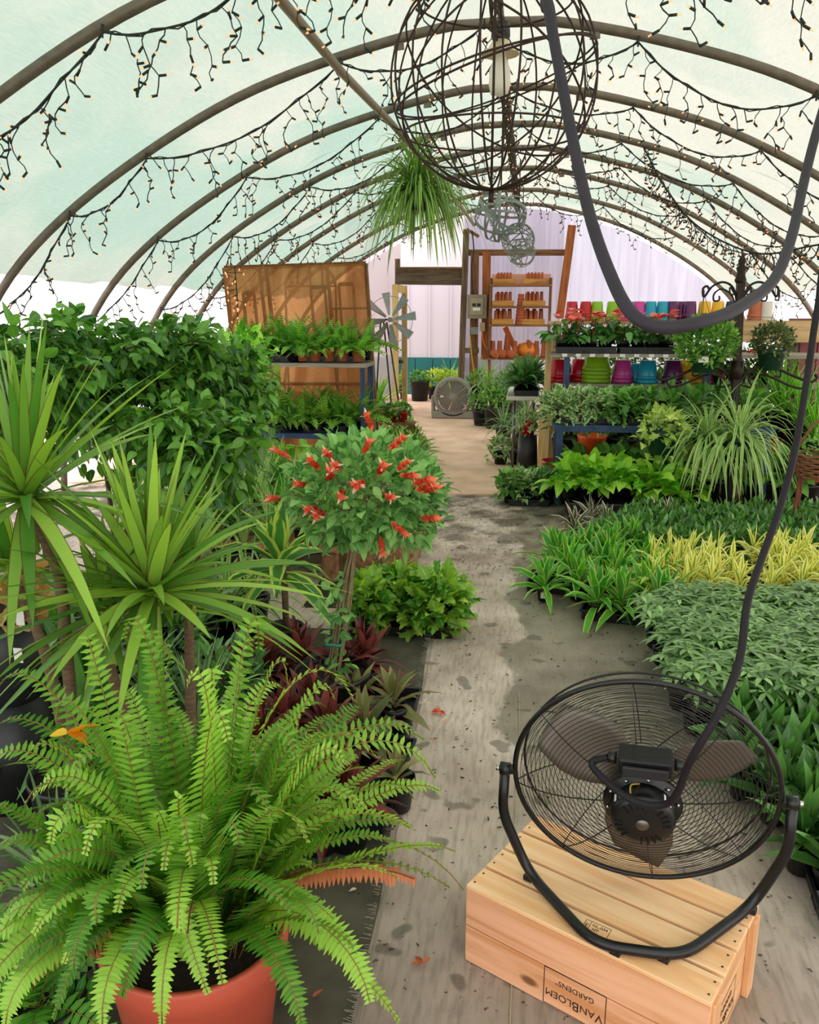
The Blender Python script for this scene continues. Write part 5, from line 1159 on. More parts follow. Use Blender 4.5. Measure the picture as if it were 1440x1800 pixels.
for col, px, Y, n, w, lab in [('red', 985, 8.1, 2, 1.25, 'upside-down red pot on the middle tier, nearest the yellow post'), ('red', 1022, 8.2, 2, 1.1, 'upside-down red pot on the middle tier, right beside the tall green stack'), ('green', 1051, 8.1, 4, 1.5, 'tall upside-down stack of lime green pots on the middle tier'), ('pink', 1098, 8.1, 2, 1.1, 'upside-down pink pot on the middle tier'), ('teal', 1122, 8.2, 1, 1.0, 'upside-down teal pot on the middle tier, rear one of the pair'), ('teal', 1142, 8.05, 2, 1.1, 'upside-down teal pot on the middle tier, front one of the pair'), ('purple', 1187, 8.1, 2, 1.1, 'upside-down purple pot on the middle tier'), ('yellow', 1213, 8.2, 2, 1.1, 'upside-down yellow pot on the middle tier, left one of two'), ('yellow', 1240, 8.2, 2, 1.0, 'upside-down yellow pot on the middle tier, right one of two'), ('red', 1262, 8.1, 2, 1.1, 'upside-down red pot on the middle tier behind the plant hanger pole')]:
    cp(col, px, Y, .957, lab, n, w, 1.05)
q = PT(1040, 790, 7.75); o = put('plastic_pot', MB().lathe([(0, 0), (.1, 0), (.135, .17), (.14, .2), (.13, .2), (.1, .02)], 24).mesh('orange_pot', mat('glazed_orange', 'f05a14', .25, spec=.6)), None, (q[0], 7.75, q[2] - .06)); tag(o, 'bright orange pot standing upright below the blue bench', 'pot')
st_ = MB().bbox(q[0] - .16, 7.6, 0, q[0] + .16, 7.92, q[2] - .06).build('upturned_crate', M_black); tag(st_, 'dark box under the bright orange pot', 'crate')
q = at(970, 838); o = put('plastic_pot', MB().lathe([(0, 0), (.1, 0), (.13, .22), (.14, .26), (.13, .26), (.1, .02)], 24).mesh('red_floor_pot', mat('glossy_red', 'b3202a', .25)), None, (q[0] + .02, 7.95 - .25, 0)); tag(o, 'shiny red pot on the floor right beside the yellow post', 'pot')
o = MB().lathe([(0, 0), (.11, 0), (.14, .3), (.13, .3), (0, .28)], 20, (.5, 7.8, 0)).build('nursery_pot', M_black); tag(o, 'empty black nursery pot on the floor below the blue bench', 'pot')

for k in range(9): plant('leafy_shrub', 'shrublet', .45 + .25 * k, 8.52, .957, 'small-leaved bush on the middle tier behind the bright pots', 'bushes behind the bright pots', 'p4', 1.25)
for k in range(9): plant('dark_shrub', 'darkbush', .5 + .27 * k, 8.25 + .2 * (k % 2), .012, 'tall dark bush on the floor under the display shelf', 'dark bushes under the display shelf', 'p10', 1.7)
for k in range(5): plant('leafy_shrub', 'bigbush', .6 + .5 * k, 9.25, .012, 'leafy shrub standing behind the display shelf', 'shrubs behind the display shelf', 'p10', 1.75)
# ---- folding table with the peace lilies
ft = thing('folding_table', 'white plastic folding table left of the yellow post', 'table', (.05, 8.75, .012))
MB().bbox(-.2, 8.45, .73, .14, 9.6, .775).build('tabletop', mat('white_plastic', 'd5d0c4', .5), ft, bevel=.012)
for y in (8.6, 9.45):
    for x in (-.12, .08): MB().tube([(x, y, .012), (x, y, .73)], .014, 8).build('leg', mat('grey_steel', '7a7c7e', .4, metal=.7), ft)
tray(.0, 8.7, .777, 1.57, 'black tray of peace lilies on the white folding table', .45, .26)
for k in range(4): plant('peace_lily', 'lily', -.06 + .1 * (k % 2), 8.58 + .13 * k, .785, 'dark glossy peace lily on the white folding table', 'peace lilies on the table', 'p6', .85)
x = PT(935, 722, 8.2); t = plant('red_potted_vine', 'ivyv', .03, 8.2, .42, 'red pot of trailing ivy between the folding table and the yellow post', None, 'r5', 1.15, fs=.7)
o = MB().lathe([(0, 0), (.11, 0), (.09, .408), (0, .408)], 20, (.03, 8.2, .012)).build('upturned_bucket', M_black); tag(o, 'upturned dark bucket under the red pot of trailing ivy', 'bucket')
# ---- floor plants right of the path at the back
for px, py, k, s_, pt in [(885, 765, 'lirio', 1.3, 'p6'), (915, 775, 'lirio', 1.3, 'p6'), (870, 740, 'shrublet', 2.0, 'p6'), (850, 715, 'shrublet', 2.2, 'p6'), (860, 690, 'spidersmall', 1.8, 'p6'), (895, 735, 'darkbush', 2.0, 'p6'), (925, 745, 'lirio', 1.4, 'p6'), (845, 735, 'darkbush', 1.5, 'p6'), (875, 670, 'spidersmall', 2.0, 'p10'), (905, 700, 'shrublet', 2.0, 'p10')]:
    p_ = at(px, py + 14); p_ = (p_[0], min(p_[1], 12.9)); plant({'lirio': 'lilyturf', 'shrublet': 'leafy_shrub', 'spidersmall': 'spider_plant', 'darkbush': 'dark_shrub'}[k], k, p_[0], p_[1], .012, {'lirio': 'grassy silvery plant spilling along the right of the concrete path', 'shrublet': 'small-leaved bush right of the concrete path near the box fan', 'spidersmall': 'striped strappy plant behind the bushes right of the concrete path', 'darkbush': 'dark bushy plant right of the concrete path'}[k], {'lirio': 'grassy plants by the concrete path', 'shrublet': 'bushes by the box fan', 'spidersmall': 'strappy plants behind the bushes', 'darkbush': 'dark bushes by the concrete path'}[k], pt, s_)
for px, py, k, lab in [(880, 805, 'ivyv', 'small pale-leaved plant in a dark pot at the right path edge beyond the corner tray'), (908, 805, 'ti_green', 'small bronze-leaved plant at the right path edge beyond the corner tray')]:
    p_ = at(px, py + 12); plant('small_plant', k, p_[0], p_[1], .012, lab, None, 'p6', 1.0)

# ---- iron plant hanger with baskets
HB = PT(1284, 895, 6.75); HX = HB[0]; HYY = 6.75; htop = PT(1304, 462, HYY)
ph = thing('plant_hanger', 'tall dark iron plant hanger post with scrolled arms', 'plant stand', (HX, HYY, 0))
M_iron = mat('dark_iron', '2f241d', .45, metal=.5, var=.3, scale=15)
hx = lambda z: HX + (htop[0] - HX) * z / htop[2]
MB().bar((HX, HYY, .02), (hx(1.86), HYY, 1.86), .055, .055, up=(0, 1, 0)).build('post', M_iron, ph)
MB().lathe([(0, 0), (.16, 0), (.15, .02), (.05, .05), (.035, .08)], 20, (HX, HYY, 0)).build('base_plate', M_iron, ph)
MB().lathe([(.034, 1.82), (.045, 1.84), (.034, 1.87), (.03, 1.9), (.04, 1.93), (.022, 1.95), (.03, 1.98), (.012, 2.02), (0, 2.04)], 14, (hx(1.9), HYY, 0)).build('finial', M_iron, ph)
def arm(pts, mir, r=.009):
    P = [PT(*p, HYY) for p in pts]; P = [np.array([2 * hx(p[2]) - p[0] if mir else p[0], HYY, p[2]]) for p in P]
    return MB().tube(curve_pts(P, 5), r, 7)
for mir in (False, True):
    a = arm([(1297, 545), (1290, 508), (1272, 496), (1252, 504), (1238, 522), (1236, 508), (1243, 503), (1247, 509)], mir); o1 = a.build('upper_arm', M_iron, ph)
    arm([(1297, 560), (1288, 522), (1270, 508), (1256, 516), (1255, 528), (1264, 528), (1265, 520)], mir, .007).build('scroll', M_iron, o1)
    arm([(1296, 525), (1284, 505), (1284, 516), (1290, 518)], mir, .006).build('scroll', M_iron, o1)
    a = arm([(1293, 690), (1280, 660), (1258, 645), (1230, 645), (1200, 657), (1168, 668), (1156, 662), (1160, 655)], mir, .011); o2 = a.build('lower_arm', M_iron, ph)
    arm([(1291, 675), (1265, 680), (1272, 665), (1250, 658), (1228, 664), (1200, 676), (1180, 680), (1174, 674)], mir, .009).build('scroll', M_iron, o2)
    arm([(1240, 648), (1222, 648), (1218, 660), (1228, 660)], mir, .007).build('scroll', M_iron, o2)
MB().tube([(hx(1.17), HYY, 1.10), (hx(1.17), HYY, 1.24)], .05, 12).build('collar', M_iron, ph)
def basket(name, label, px, py, Y, k, s, hook, fs=1.0, dz=0.0, rz=None):
    q = PT(px, py, Y); t = plant(name, k, q[0], Y, q[2] - .14 * s + dz, label, None, 'g8', s, rz, cat='hanging basket', fs=fs)
    hk = PT(*hook, HYY); mb = MB()
    for a in (0, 2.1, 4.2): mb.tube([(q[0] + math.cos(a) * .108 * s, Y + math.sin(a) * .108 * s, q[2] + dz + .01), tuple(hk)], .0025, 4)
    mb.tube([tuple(hk + [0, 0, .02]), tuple(hk - [0, 0, .06])], .004, 5); mb.build('hanger', M_gpot, t)
    return t
t = basket('hanging_basket', 'round bushy hanging basket in a tagged green pot on the upper left arm', 1239, 622, 6.7, 'basket', 1.0, (1238, 515))
q = PT(1237, 632, 6.58); MB().box(q, (.075, .003, .045)).build('price_tag', M_white, t)
basket('hanging_basket', 'dusky green hanging basket in a green pot on the upper right arm', 1357, 620, 6.75, 'basketd', .92, (1371, 515))
basket('hanging_spider_plant', 'striped spider plant basket low on the hanger, nearer the lime ivy basket', 1243, 775, 6.6, 'spider', .95, (1245, 650))
basket('hanging_spider_plant', 'striped spider plant basket low in front of the hanger post, the larger', 1298, 775, 6.5, 'spider', 1.12, (1300, 655))
basket('hanging_ivy', 'lime green ivy spilling from a green basket on the lower left arm', 1166, 765, 6.6, 'ivylime', 1.05, (1158, 668), fs=1.15)
basket('hanging_ivy', 'yellow-green ivy basket low in the shade left of the large spider plant', 1215, 830, 6.7, 'ivylime', .9, (1205, 660), fs=1.2)
# ---- far right: strappy giants, maroon cabinet, wicker stand
for k, (px, py, Y) in enumerate(((1375, 700, 7.6), (1410, 720, 7.4), (1340, 720, 7.9), (1440, 750, 7.2))):
    q = PT(px, py, Y); zz = max(.1, q[2] - .35); o = MB().lathe([(0, 0), (.16, 0), (.13, zz - .002), (0, zz - .002)], 20, (q[0], Y, 0)).build('upturned_pot', M_terra); tag(o, 'upturned terracotta pot serving as a stand for a strappy plant at the far right', 'pot', 'upturned stand pots')
    plant('screw_pine', 'bladeplant', q[0], Y, zz, 'tall strappy striped plant behind the iron plant hanger', 'tall strappy plants behind the hanger', 'p10', 1.0)
q0 = PT(1412, 560, 8.5); q1 = PT(1440, 560, 8.5); cbn = thing('storage_cabinet', 'tall maroon cabinet at the right edge behind the strappy plants', 'cabinet', (q0[0] + .16, 8.7, .012))
M_mar = mat('maroon_paint', '8a4a50', .5, var=.15); zt = q0[2]
MB().bbox(q0[0], 8.55, .012, q0[0] + .34, 8.95, zt).build('body', M_mar, cbn, bevel=.006)
for k in (0, 1): d_ = MB().bbox(q0[0] + .01 + .165 * k, 8.535, .06, q0[0] + .165 + .165 * k, 8.55, zt - .03).build('door', M_mar, cbn, bevel=.003); MB().bbox(q0[0] + (.14 if k == 0 else .19), 8.515, .9, q0[0] + (.15 if k == 0 else .20), 8.535, 1.02).build('handle', M_iron, d_)
q = PT(1436, 830, 5.9); ws = thing('wicker_stand', 'rusty iron and wicker plant stand at the right edge', 'plant stand', (q[0], 5.9, 0))
M_rust = mat('rusty_iron', '7a3f26', .8, var=.4, scale=20); M_wick = mat('wicker', '8a5a3a', .8, var=.5, scale=40, bump=.8)
for a in (.4, 1.97, 3.54, 5.1): MB().tube([(q[0] + math.cos(a) * .16, 5.9 + math.sin(a) * .16, 0), (q[0] + math.cos(a) * .13, 5.9 + math.sin(a) * .13, q[2])], .012, 6).build('leg', M_rust, ws)
mb = MB()
for k in range(9): mb.tube([(q[0] + math.cos(a) * (.14 + .004 * k), 5.9 + math.sin(a) * (.14 + .004 * k), q[2] - .02 + .018 * k + .005 * math.sin(a * 9 + k * PI)) for a in np.linspace(0, 6.28, 48)], .010, 5)
mb.build('basket', M_wick, ws)
mb = MB(); mb.tube([(q[0] - .15 + .3 * t_, 5.9, q[2] + .14 + .22 * math.sin(PI * t_)) for t_ in np.linspace(0, 1, 16)], .010, 6); mb.build('handle', M_wick, ws)
fb_ = plant('leafy_shrub', 'shrublet', q[0], 5.9, q[2] - .02, 'small leafy plant inside the wicker stand at the right edge', None, 'p4', 1.1)
# ================================================================== THE FAR END
# terracotta shelf
tx0, tx1, ty = PT(862, 560, 14.3)[0], PT(966, 560, 14.3)[0], 14.3
zz = [PT(915, y, ty)[2] for y in (500, 538, 570, 628)]
ts = thing('pot_shelf', 'timber shelf of terracotta pots against the far end wall', 'shelf', ((tx0 + tx1) / 2, ty, .012))
M_shf = wood('shelf_timber', '9a6a42', '6b4328', 4, 'X'); M_salm = mat('salmon_board', 'f0b094', .7)
for x in (tx0, tx1): MB().bbox(x - .02, ty - .16, .012, x + .02, ty + .16, zz[0] + .1).build('upright', M_tim, ts)
for z in zz: MB().bbox(tx0 - .02, ty - .18, z - .035, tx1 + .02, ty + .16, z).build('shelf_board', M_shf, ts)
MB().bbox(tx0, ty + .16, zz[0], tx1, ty + .18, PT(915, 481, ty)[2]).build('back_board', M_salm, ts)
MB().bar((tx0 + .25, ty + .1, zz[2] - .05), (tx0 + .5, ty + .1, zz[3]), .05, .09).build('diagonal_brace', mat('orange_wood', 'd0692a', .6), ts)
def terra(h, r): 
    return MB().lathe([(0, 0), (r * .95, 0), (r, 0), (r, h * .2), (r * .9, h * .2), (r * .68, h), (0, h)], 12).mesh('terracotta_pot', M_terra)
TS, TM, TL_ = terra(.155, .024), terra(.19, .031), terra(.21, .041)
TST = MB().lathe(sum([[(.085 - .004 * k, .05 * k), (.09 - .004 * k, .05 * k), (.088 - .004 * k, .05 * k + .03), (.08 - .004 * k, .05 * k + .032)] for k in range(9)], []) + [(.05, .49), (0, .49)], 14).mesh('terracotta_stack', M_terra)
TB = MB().lathe([(0, 0), (.05, .005), (.075, .05), (.07, .1), (.0, .12)], 12).mesh('terracotta_bowl', M_terra)
rows = ['top', 'second', 'third', 'bottom']; M_crt = wood('small_crate_wood', 'c8924e', '9a6a34', 4, 'X')
def mini_crate(x0, x1, z, label):
    t = thing('shallow_crate', label, 'crate', ((x0 + x1) / 2, ty - .06, z + .001)); w = x1 - x0
    MB().bbox(-w / 2, -.1, 0, w / 2, .1, .012).build('base', M_crt, t, False)
    for sy in (-1, 1): MB().bbox(-w / 2, sy * .1 - .006, 0, w / 2, sy * .1 + .006, .085).build('side_board', M_crt, t, False)
    for sx in (-1, 1): MB().bbox(sx * w / 2 - .006, -.1, .0, sx * w / 2 + .006, .1, .085).build('end_board', M_crt, t, False)
def row(z, xs, me, label, group, yo=0.0, s=1.0):
    for x in xs: o = put('terracotta_pot', me, None, (x, ty - .06 + yo + rnd.uniform(-.015, .015), z), (0, 0, rnd.random() * 6), (s,) * 3); tag(o, label, 'pot', group)
X = lambda px: PT(px, 560, ty)[0]
for r_, (me, n, s) in enumerate(((TS, 6, 1.0), (TM, 5, 1.0), (TL_, 4, 1.0))):
    for h_, (a, b) in enumerate(((866, 902), (918, 957))):
        mini_crate(X(a), X(b), zz[r_], 'shallow wooden crate of terracotta pots, %s half of the %s shelf row' % (('left', 'right')[h_], rows[r_]))
        row(zz[r_] + .014, np.linspace(X(a) + .06, X(b) - .06, n), me, 'terracotta pot at the front of the crate, %s half of %s shelf row' % (('left', 'right')[h_], rows[r_]), 'front terracotta pots %s %s' % (('left', 'right')[h_], rows[r_]), -.035, s)
        row(zz[r_] + .014, np.linspace(X(a) + .085, X(b) - .06, n - 1), me, 'terracotta pot at the back of the crate, %s half of %s shelf row' % (('left', 'right')[h_], rows[r_]), 'back terracotta pots %s %s' % (('left', 'right')[h_], rows[r_]), .045, s * 1.15)
o = put('terracotta_stack', TST, None, (X(915), ty - .08, zz[2] + .001)); tag(o, 'tall stack of terracotta pots between the crates on the third shelf row', 'pot')
row(zz[3] + .001, [X(p) for p in (868, 880, 907, 932, 945, 958)], TL_, 'terracotta pot on the bottom shelf row', 'terracotta pots on the bottom row', 0, 1.3)
o = put('terracotta_stack', TST, None, (X(893), ty - .02, zz[3] + .001), None, (.8, .8, .75)); tag(o, 'short stack of terracotta pots on the bottom shelf row', 'pot')
row(zz[3] + .001, [X(p) for p in (873, 886, 900)], TB, 'round terracotta bowl at the front of the bottom shelf row', 'terracotta bowls', -.12, 1.1)
oc = MB().lathe([(0, 0), (.17, .02), (.2, .12), (.16, .22), (.03, .25), (.03, .29), (0, .29)], 18, (X(930), ty + .08, zz[3] + .001)).build('orange_jar', mat('orange_glaze', 'e8862a', .4)); tag(oc, 'orange lidded jar on the bottom shelf row behind terracotta pots', 'jar')
# electrical panel and boxes
M_pan = mat('panel_grey', '8f8672', .5, var=.08); a, b = PT(822, 518, 14.4), PT(856, 560, 14.4)
ep = thing('electrical_panel', 'grey-brown electrical breaker panel on the post beside the doorway', 'electrical panel', ((a[0] + b[0]) / 2, 14.38, b[2]))
MB().bbox(a[0], 14.33, b[2], b[0], 14.43, a[2]).build('box', M_pan, ep, bevel=.006)
dr = MB().bbox(a[0] + .06, 14.315, b[2] + .06, b[0] - .06, 14.33, a[2] - .06).build('cover_door', mat('panel_face', 'a0967f', .5), ep, bevel=.004)
for k in range(2): MB().bbox(a[0] + .09 + .08 * k, 14.308, b[2] + .20, a[0] + .15 + .08 * k, 14.315, b[2] + .25).build('breaker_switch', M_black, dr)
MB().bbox(a[0] + .10, 14.308, b[2] + .13, b[0] - .11, 14.315, b[2] + .18).build('paper_label', M_white, dr)
a, b = PT(828, 575, 14.42), PT(840, 588, 14.42); jb = MB().bbox(a[0], 14.38, b[2], b[0], 14.45, a[2]).build('junction_box', mat('galvanised', '8d9290', .45)); tag(jb, 'small square metal junction box below the breaker panel', 'junction box')
a, b = PT(844, 567, 14.43), PT(853, 582, 14.43); jb = MB().bbox(a[0], 14.36, b[2], b[0], 14.44, a[2]).build('outlet_box', mat('tan_plastic', 'b8a27a', .5)); tag(jb, 'tan outlet box on the reddish post beside the terracotta shelf', 'outlet')
P = [PT(*p, 14.36) for p in ((830, 405), (833, 440), (829, 470), (832, 520))]; cw = MB().tube(curve_pts(P, 5), .012, 6).build('conduit', M_black); tag(cw, 'dark cable running down the doorway post to the breaker panel', 'cable')
P = [PT(*p, 14.3) for p in ((848, 583), (850, 600), (856, 612), (864, 616))]; cw = MB().tube(curve_pts(P, 5), .012, 6).build('extension_cord', mat('orange_cord', 'e07a2a', .5)); tag(cw, 'short orange cord curling from the tan outlet box', 'cord')
P = [PT(*p, 14.25) for p in ((826, 588), (829, 620), (834, 660), (838, 712))]; P[-1][2] = .02; cw = MB().tube(curve_pts(P, 5), .013, 6).build('drop_cord', mat('yellow_cord', 'b89a3a', .5)); tag(cw, 'thin cord hanging down the post from the junction box', 'cord')
# box fan on the floor
bc = PT(797, 705, 12.7); bf = thing('box_fan', 'round grey floor fan standing at the end of the concrete path', 'fan', (bc[0], 12.7, .012))
M_fg = mat('fan_grey', '8a857c', .5); r_ = .29; zc = .33
MB().lathe([(r_ - .03, -.1), (r_, -.1), (r_ + .02, 0), (r_, .1), (r_ - .03, .1), (r_ - .03, -.1)], 40, (0, 0, zc), Matrix.Rotation(PI / 2, 3, 'X')).build('housing', M_fg, bf, False)
MB().box((0, 0, .06), (.66, .2, .12)).build('foot', M_fg, bf, False, bevel=.02)
for sx in (-1, 1): MB().box((sx * .31, 0, .2), (.05, .16, .3)).build('side_bracket', M_fg, bf, False, bevel=.015)
mb = MB()
for k in range(15): r = .04 + .0165 * k; mb.tube([(math.cos(a) * r, -.1 - .02 * (1 - r / r_), zc + math.sin(a) * r) for a in np.linspace(0, 6.2, 36)], .003, 4, closed=True)
for k in range(28): a = 2 * PI * k / 28; mb.tube([(math.cos(a) * .05, -.12, zc + math.sin(a) * .05), (math.cos(a + .25) * (r_ - .03), -.1, zc + math.sin(a + .25) * (r_ - .03))], .003, 4)
mb.build('front_grille', mat('grille_grey', 'a8a49a', .45), bf, False)
for k in range(5):
    mb = MB(); a0 = 2 * PI * k / 5; V = []
    for r in (.06, .15, .245):
        for t_ in (-1, 0, 1): V.append((math.cos(a0 + t_ * .55) * r, .02 + t_ * .03, zc + math.sin(a0 + t_ * .55) * r))
    mb.add(V, [(i * 3 + j, i * 3 + j + 1, i * 3 + j + 4, i * 3 + j + 3) for i in range(2) for j in range(2)], True); o = mb.build('blade', mat('blade_grey', '6a665f', .5), bf, False); s_ = o.modifiers.new('thick', 'SOLIDIFY'); s_.thickness = .004
mb = MB()
for k in range(10): r = .05 + .024 * k; mb.tube([(math.cos(a) * r, .1, zc + math.sin(a) * r) for a in np.linspace(0, 6.2, 36)], .003, 4, closed=True)
for k in range(20): a = 2 * PI * k / 20; mb.tube([(math.cos(a) * .03, .1, zc + math.sin(a) * .03), (math.cos(a) * (r_ - .03), .1, zc + math.sin(a) * (r_ - .03))], .004, 4)
mb.build('back_grille', mat('grille_grey', 'a8a49a', .45), bf, False)
MB().lathe([(0, -.13), (.045, -.13), (.06, -.1), (.06, .05), (0, .05)], 20, (0, 0, zc), Matrix.Rotation(-PI / 2, 3, 'X') @ Matrix.Scale(-1, 3, (0, 0, 1)) if False else Matrix.Rotation(PI / 2, 3, 'X') @ Matrix.Scale(-1, 3, (0, 0, 1))).build('hub', M_fg, bf, False)
P = [(bc[0] + .3, 12.65, .1), (bc[0] + .42, 12.6, .38), (bc[0] + .5, 12.6, .42), (bc[0] + .56, 12.6, .2), (bc[0] + .6, 12.6, .025)]
MB().tube(curve_pts(P, 6), .012, 6).build('cord', M_white, bf)
# open glazed door beside the doorway
a, b = PT(695, 500, 13.0), PT(711, 500, 13.6); dz = a[2]
dd = st(bpy.data.objects.new('door_1', None), 'open pale timber framed glass door swung inward at the doorway'); COL.objects.link(dd); dd.location = (a[0], 13.0, .012); dd['kind'] = 'structure'
for p_ in ((a[0], 13.0), (b[0], 13.6)): MB().bbox(p_[0] - .045, p_[1] - .03, .02, p_[0] + .045, p_[1] + .03, dz).build('stile', M_yel, dd)
for z in (.12, dz - .06): MB().bar((a[0], 13.0, z), (b[0], 13.6, z), .04, .12).build('rail', M_yel, dd)
gm, nt, bs_, out = base_mat('door_glass'); bs_.inputs['Transmission Weight'].default_value = 1; bs_.inputs['Roughness'].default_value = .02; bs_.inputs['IOR'].default_value = 1.05; bs_.inputs['Base Color'].default_value = (.9, .93, .9, 1)
MB().bar((a[0], 13.0, dz / 2), (b[0], 13.6, dz / 2), .006, dz - .2).build('glass', gm, dd)
for s_ in (-1, 1): MB().tube([(a[0] + .02, 13.06, .85), (a[0] + .02 + s_ * .09, 13.06, .85)], .028, 8).build('knob', mat('dark_bronze', '4a2f22', .4, metal=.6), dd)
def part_of(t, nm): return [c for c in t.children if c.name.startswith(nm)][0]
# plants outside the doorway
oy = 15.2
p_ = PT(738, 700, oy); t = plant('potted_shrub', 'bigbush', p_[0], oy, .012, 'dark leafy shrub in a big black nursery pot just beyond the doorway', None, 'p10', 1.2); part_of(t, 'pot').scale = (1.1, 1.1, 1.3); part_of(t, 'foliage').location.z = .26; part_of(t, 'foliage').scale = (.65, .65, .55)
for px, lab in ((764, 'chartreuse shrub on the left just beyond the doorway'), (790, 'chartreuse shrub beyond the doorway, behind the round grey fan')):
    p_ = PT(px, 690, 15.6); t = plant('chartreuse_shrub', 'chart', p_[0], 15.6, .012, lab, None, 'p10', .95)
p_ = PT(792, 650, 15.45); t = plant('chartreuse_palm', 'bfern', p_[0], 15.45, .012, 'tall feathery lime green palm against the teal boards', None, 'p10', 1.0); part_of(t, 'foliage').scale = (1.7, 1.7, 2.3)
p_ = PT(676, 690, 12.0); plant('strap_leaved_plant', 'bladeplant', p_[0] - .1, 12.0, .012, 'tall green strappy plant behind the garden windmill', None, 'p10', 1.1)
for k, px in enumerate((500, 560, 610)):
    p_ = PT(px, 700, 9.4); plant('leafy_shrub', 'bigbush', p_[0], 9.4, .012, 'leafy shrub on the floor behind the burlap screen', 'shrubs behind the screen', 'p10', 1.2)

# ================================================================== OVERHEAD
M_lw = mat('light_wire', '1f2a20', .6); M_bulb = glow('warm_bulb', 'f0a070', 1.3)
BULB = MB().lathe([(0, 0), (.0045, .004), (.0042, .012), (.001, .022), (0, .022)], 6).mesh('mini_bulb', M_bulb)
TIE = [[-2.75, -1.75, -.9, .25, 1.2, 2.1, 2.9], [-3.55, -2.85, -2.28, -.98, -.1, .8, 1.82, 2.6, 3.4], [-3.6, -2.9, -2.1, -1.0, 0, .95, 1.9, 2.7, 3.4], [-3.5, -2.7, -1.9, -1.0, .1, 1.0, 2.0, 2.8, 3.4], [-3.4, -2.6, -1.7, -.8, .1, 1.1, 2.0, 2.8, 3.4], [-3.4, -2.5, -1.6, -.7, .2, 1.1, 2.0, 2.8, 3.4], [-2.6, -1.7, -.8, .2, 1.2, 2.2]]
def lights(i, y):
    R = random.Random(100 + i); t = thing('icicle_lights', 'string of icicle lights hung along the %s roof hoop' % nth[i], 'string lights', (RX, y, 3.2), group=None)
    mb = MB(); bulbs = []
    ties = TIE[i]; yy = y - .035
    for a, b in zip(ties[:-1], ties[1:]):
        za, zb = prof_z(a) - .05, prof_z(b) - .05; n = 14; sag = R.uniform(.10, .19) * (b - a) / .9
        P = [(RX + a + (b - a) * k / n, yy + .012 * math.sin(k), za + (zb - za) * k / n - sag * 4 * (k / n) * (1 - k / n)) for k in range(n + 1)]
        mb.tube(P, .0055, 5); mb.tube([(p[0], p[1] + .012 * math.cos(k * 1.9), p[2] + .012 * math.sin(k * 1.9)) for k, p in enumerate(P)], .004, 4)
        mb.tube([(RX + a, yy + .075, prof_z(a) - .03), (RX + a, yy, prof_z(a) - .02), (RX + a, yy, prof_z(a) - .075)], .006, 4)
        m = max(3, int(math.hypot(b - a, zb - za) / .085))
        for k in range(m):
            u = (k + .3 + .5 * R.random()) / m; q = Vector((RX + a + (b - a) * u, yy, za + (zb - za) * u - sag * 4 * u * (1 - u)))
            ns = R.choice((1, 2, 3, 4, 4)); d = Vector((R.uniform(-.4, .4), R.uniform(-.3, .3), -1)); pts = [tuple(q)]
            for s_ in range(ns):
                d = Vector((R.uniform(-.9, .9), R.uniform(-.5, .5), -1)).normalized(); e_ = q + d * R.uniform(.055, .085)
                mid = (q + e_) / 2 + Vector((R.uniform(-.012, .012), R.uniform(-.01, .01), 0)); pts += [tuple(mid), tuple(e_)]; q = e_
                f_ = Vector((R.uniform(-1, 1), R.uniform(-.6, .6), R.uniform(-.7, .5))).normalized(); e2 = q + f_ * .034
                mb.tube([tuple(q), tuple(e2)], .0062 if i < 3 else .007, 5); bulbs.append((e2, f_))
            mb.tube(pts, .0032 if i < 3 else .0042, 4)
    mb.build('wire', M_lw, t)
    inv = world_of(t).inverted()
    R.shuffle(bulbs)
    if i < 4:
        for p, d in bulbs[:95]: put('bulb', BULB, t, inv @ p, d.to_track_quat('Z', 'Y').to_euler())
        rest = bulbs[95:]
    else: rest = bulbs
    mb = MB()
    for p, d in rest: mb.tube([tuple(p), tuple(p + d * .015)], .0037, 4)
    if rest: mb.build('bulbs', M_bulb, t)['kind'] = 'stuff'
for i, y in enumerate(HY[:7]): lights(i, y)
# one string slips down across the right side
t = thing('icicle_lights', 'loose string of lights running diagonally down the right side of the roof', 'string lights', (1, 9, 2.6)); mb = MB(); bl2 = []; R = random.Random(5)
P = curve_pts([PT(1130, 255, 8.2), PT(1170, 330, 8.1), PT(1230, 400, 8.0), PT(1330, 445, 7.6), PT(1440, 430, 7.0)], 8); mb.tube(P, .008, 5)
for p in P[::1]:
    for k in range(3):
        q = Vector(p); d = Vector((R.uniform(-.8, .8), R.uniform(-.4, .4), -1)).normalized(); e_ = q + d * R.uniform(.06, .16); f_ = Vector((R.uniform(-1, 1), 0, R.uniform(-.6, .4))).normalized()
        mb.tube([tuple(q), tuple((q + e_) / 2 + Vector((.012, 0, 0))), tuple(e_)], .004, 4); mb.tube([tuple(e_), tuple(e_ + f_ * .034)], .007, 5); bl2.append((e_ + f_ * .034, f_))
mb.build('wire', M_lw, t); mb = MB()
for p, d in bl2: mb.tube([tuple(p), tuple(p + d * .015)], .0037, 4)
mb.build('bulbs', M_bulb, t)['kind'] = 'stuff'
# lights twinkling on the burlap screen edge
t = thing('icicle_lights', 'short string of lights hanging down the left of the burlap screen', 'string lights', (-2.6, 7.72, 1.9)); mb = MB(); mb2 = MB()
P = curve_pts([bpt(.1, 0, -.06), bpt(.09, .15, -.05), bpt(.07, .3, -.05), bpt(.08, .45, -.05)], 6); mb.tube(P, .006, 5)
for p in P:
    for k in range(2): q = p + np.array([R.uniform(-.09, .09), -.02, R.uniform(-.05, .03)]); mb.tube([tuple(p), tuple(q)], .004, 4); mb2.tube([tuple(q), tuple(q + np.array([0, 0, -.02]))], .006, 5)
mb.build('wire', M_lw, t); mb2.build('bulbs', M_bulb, t)['kind'] = 'stuff'
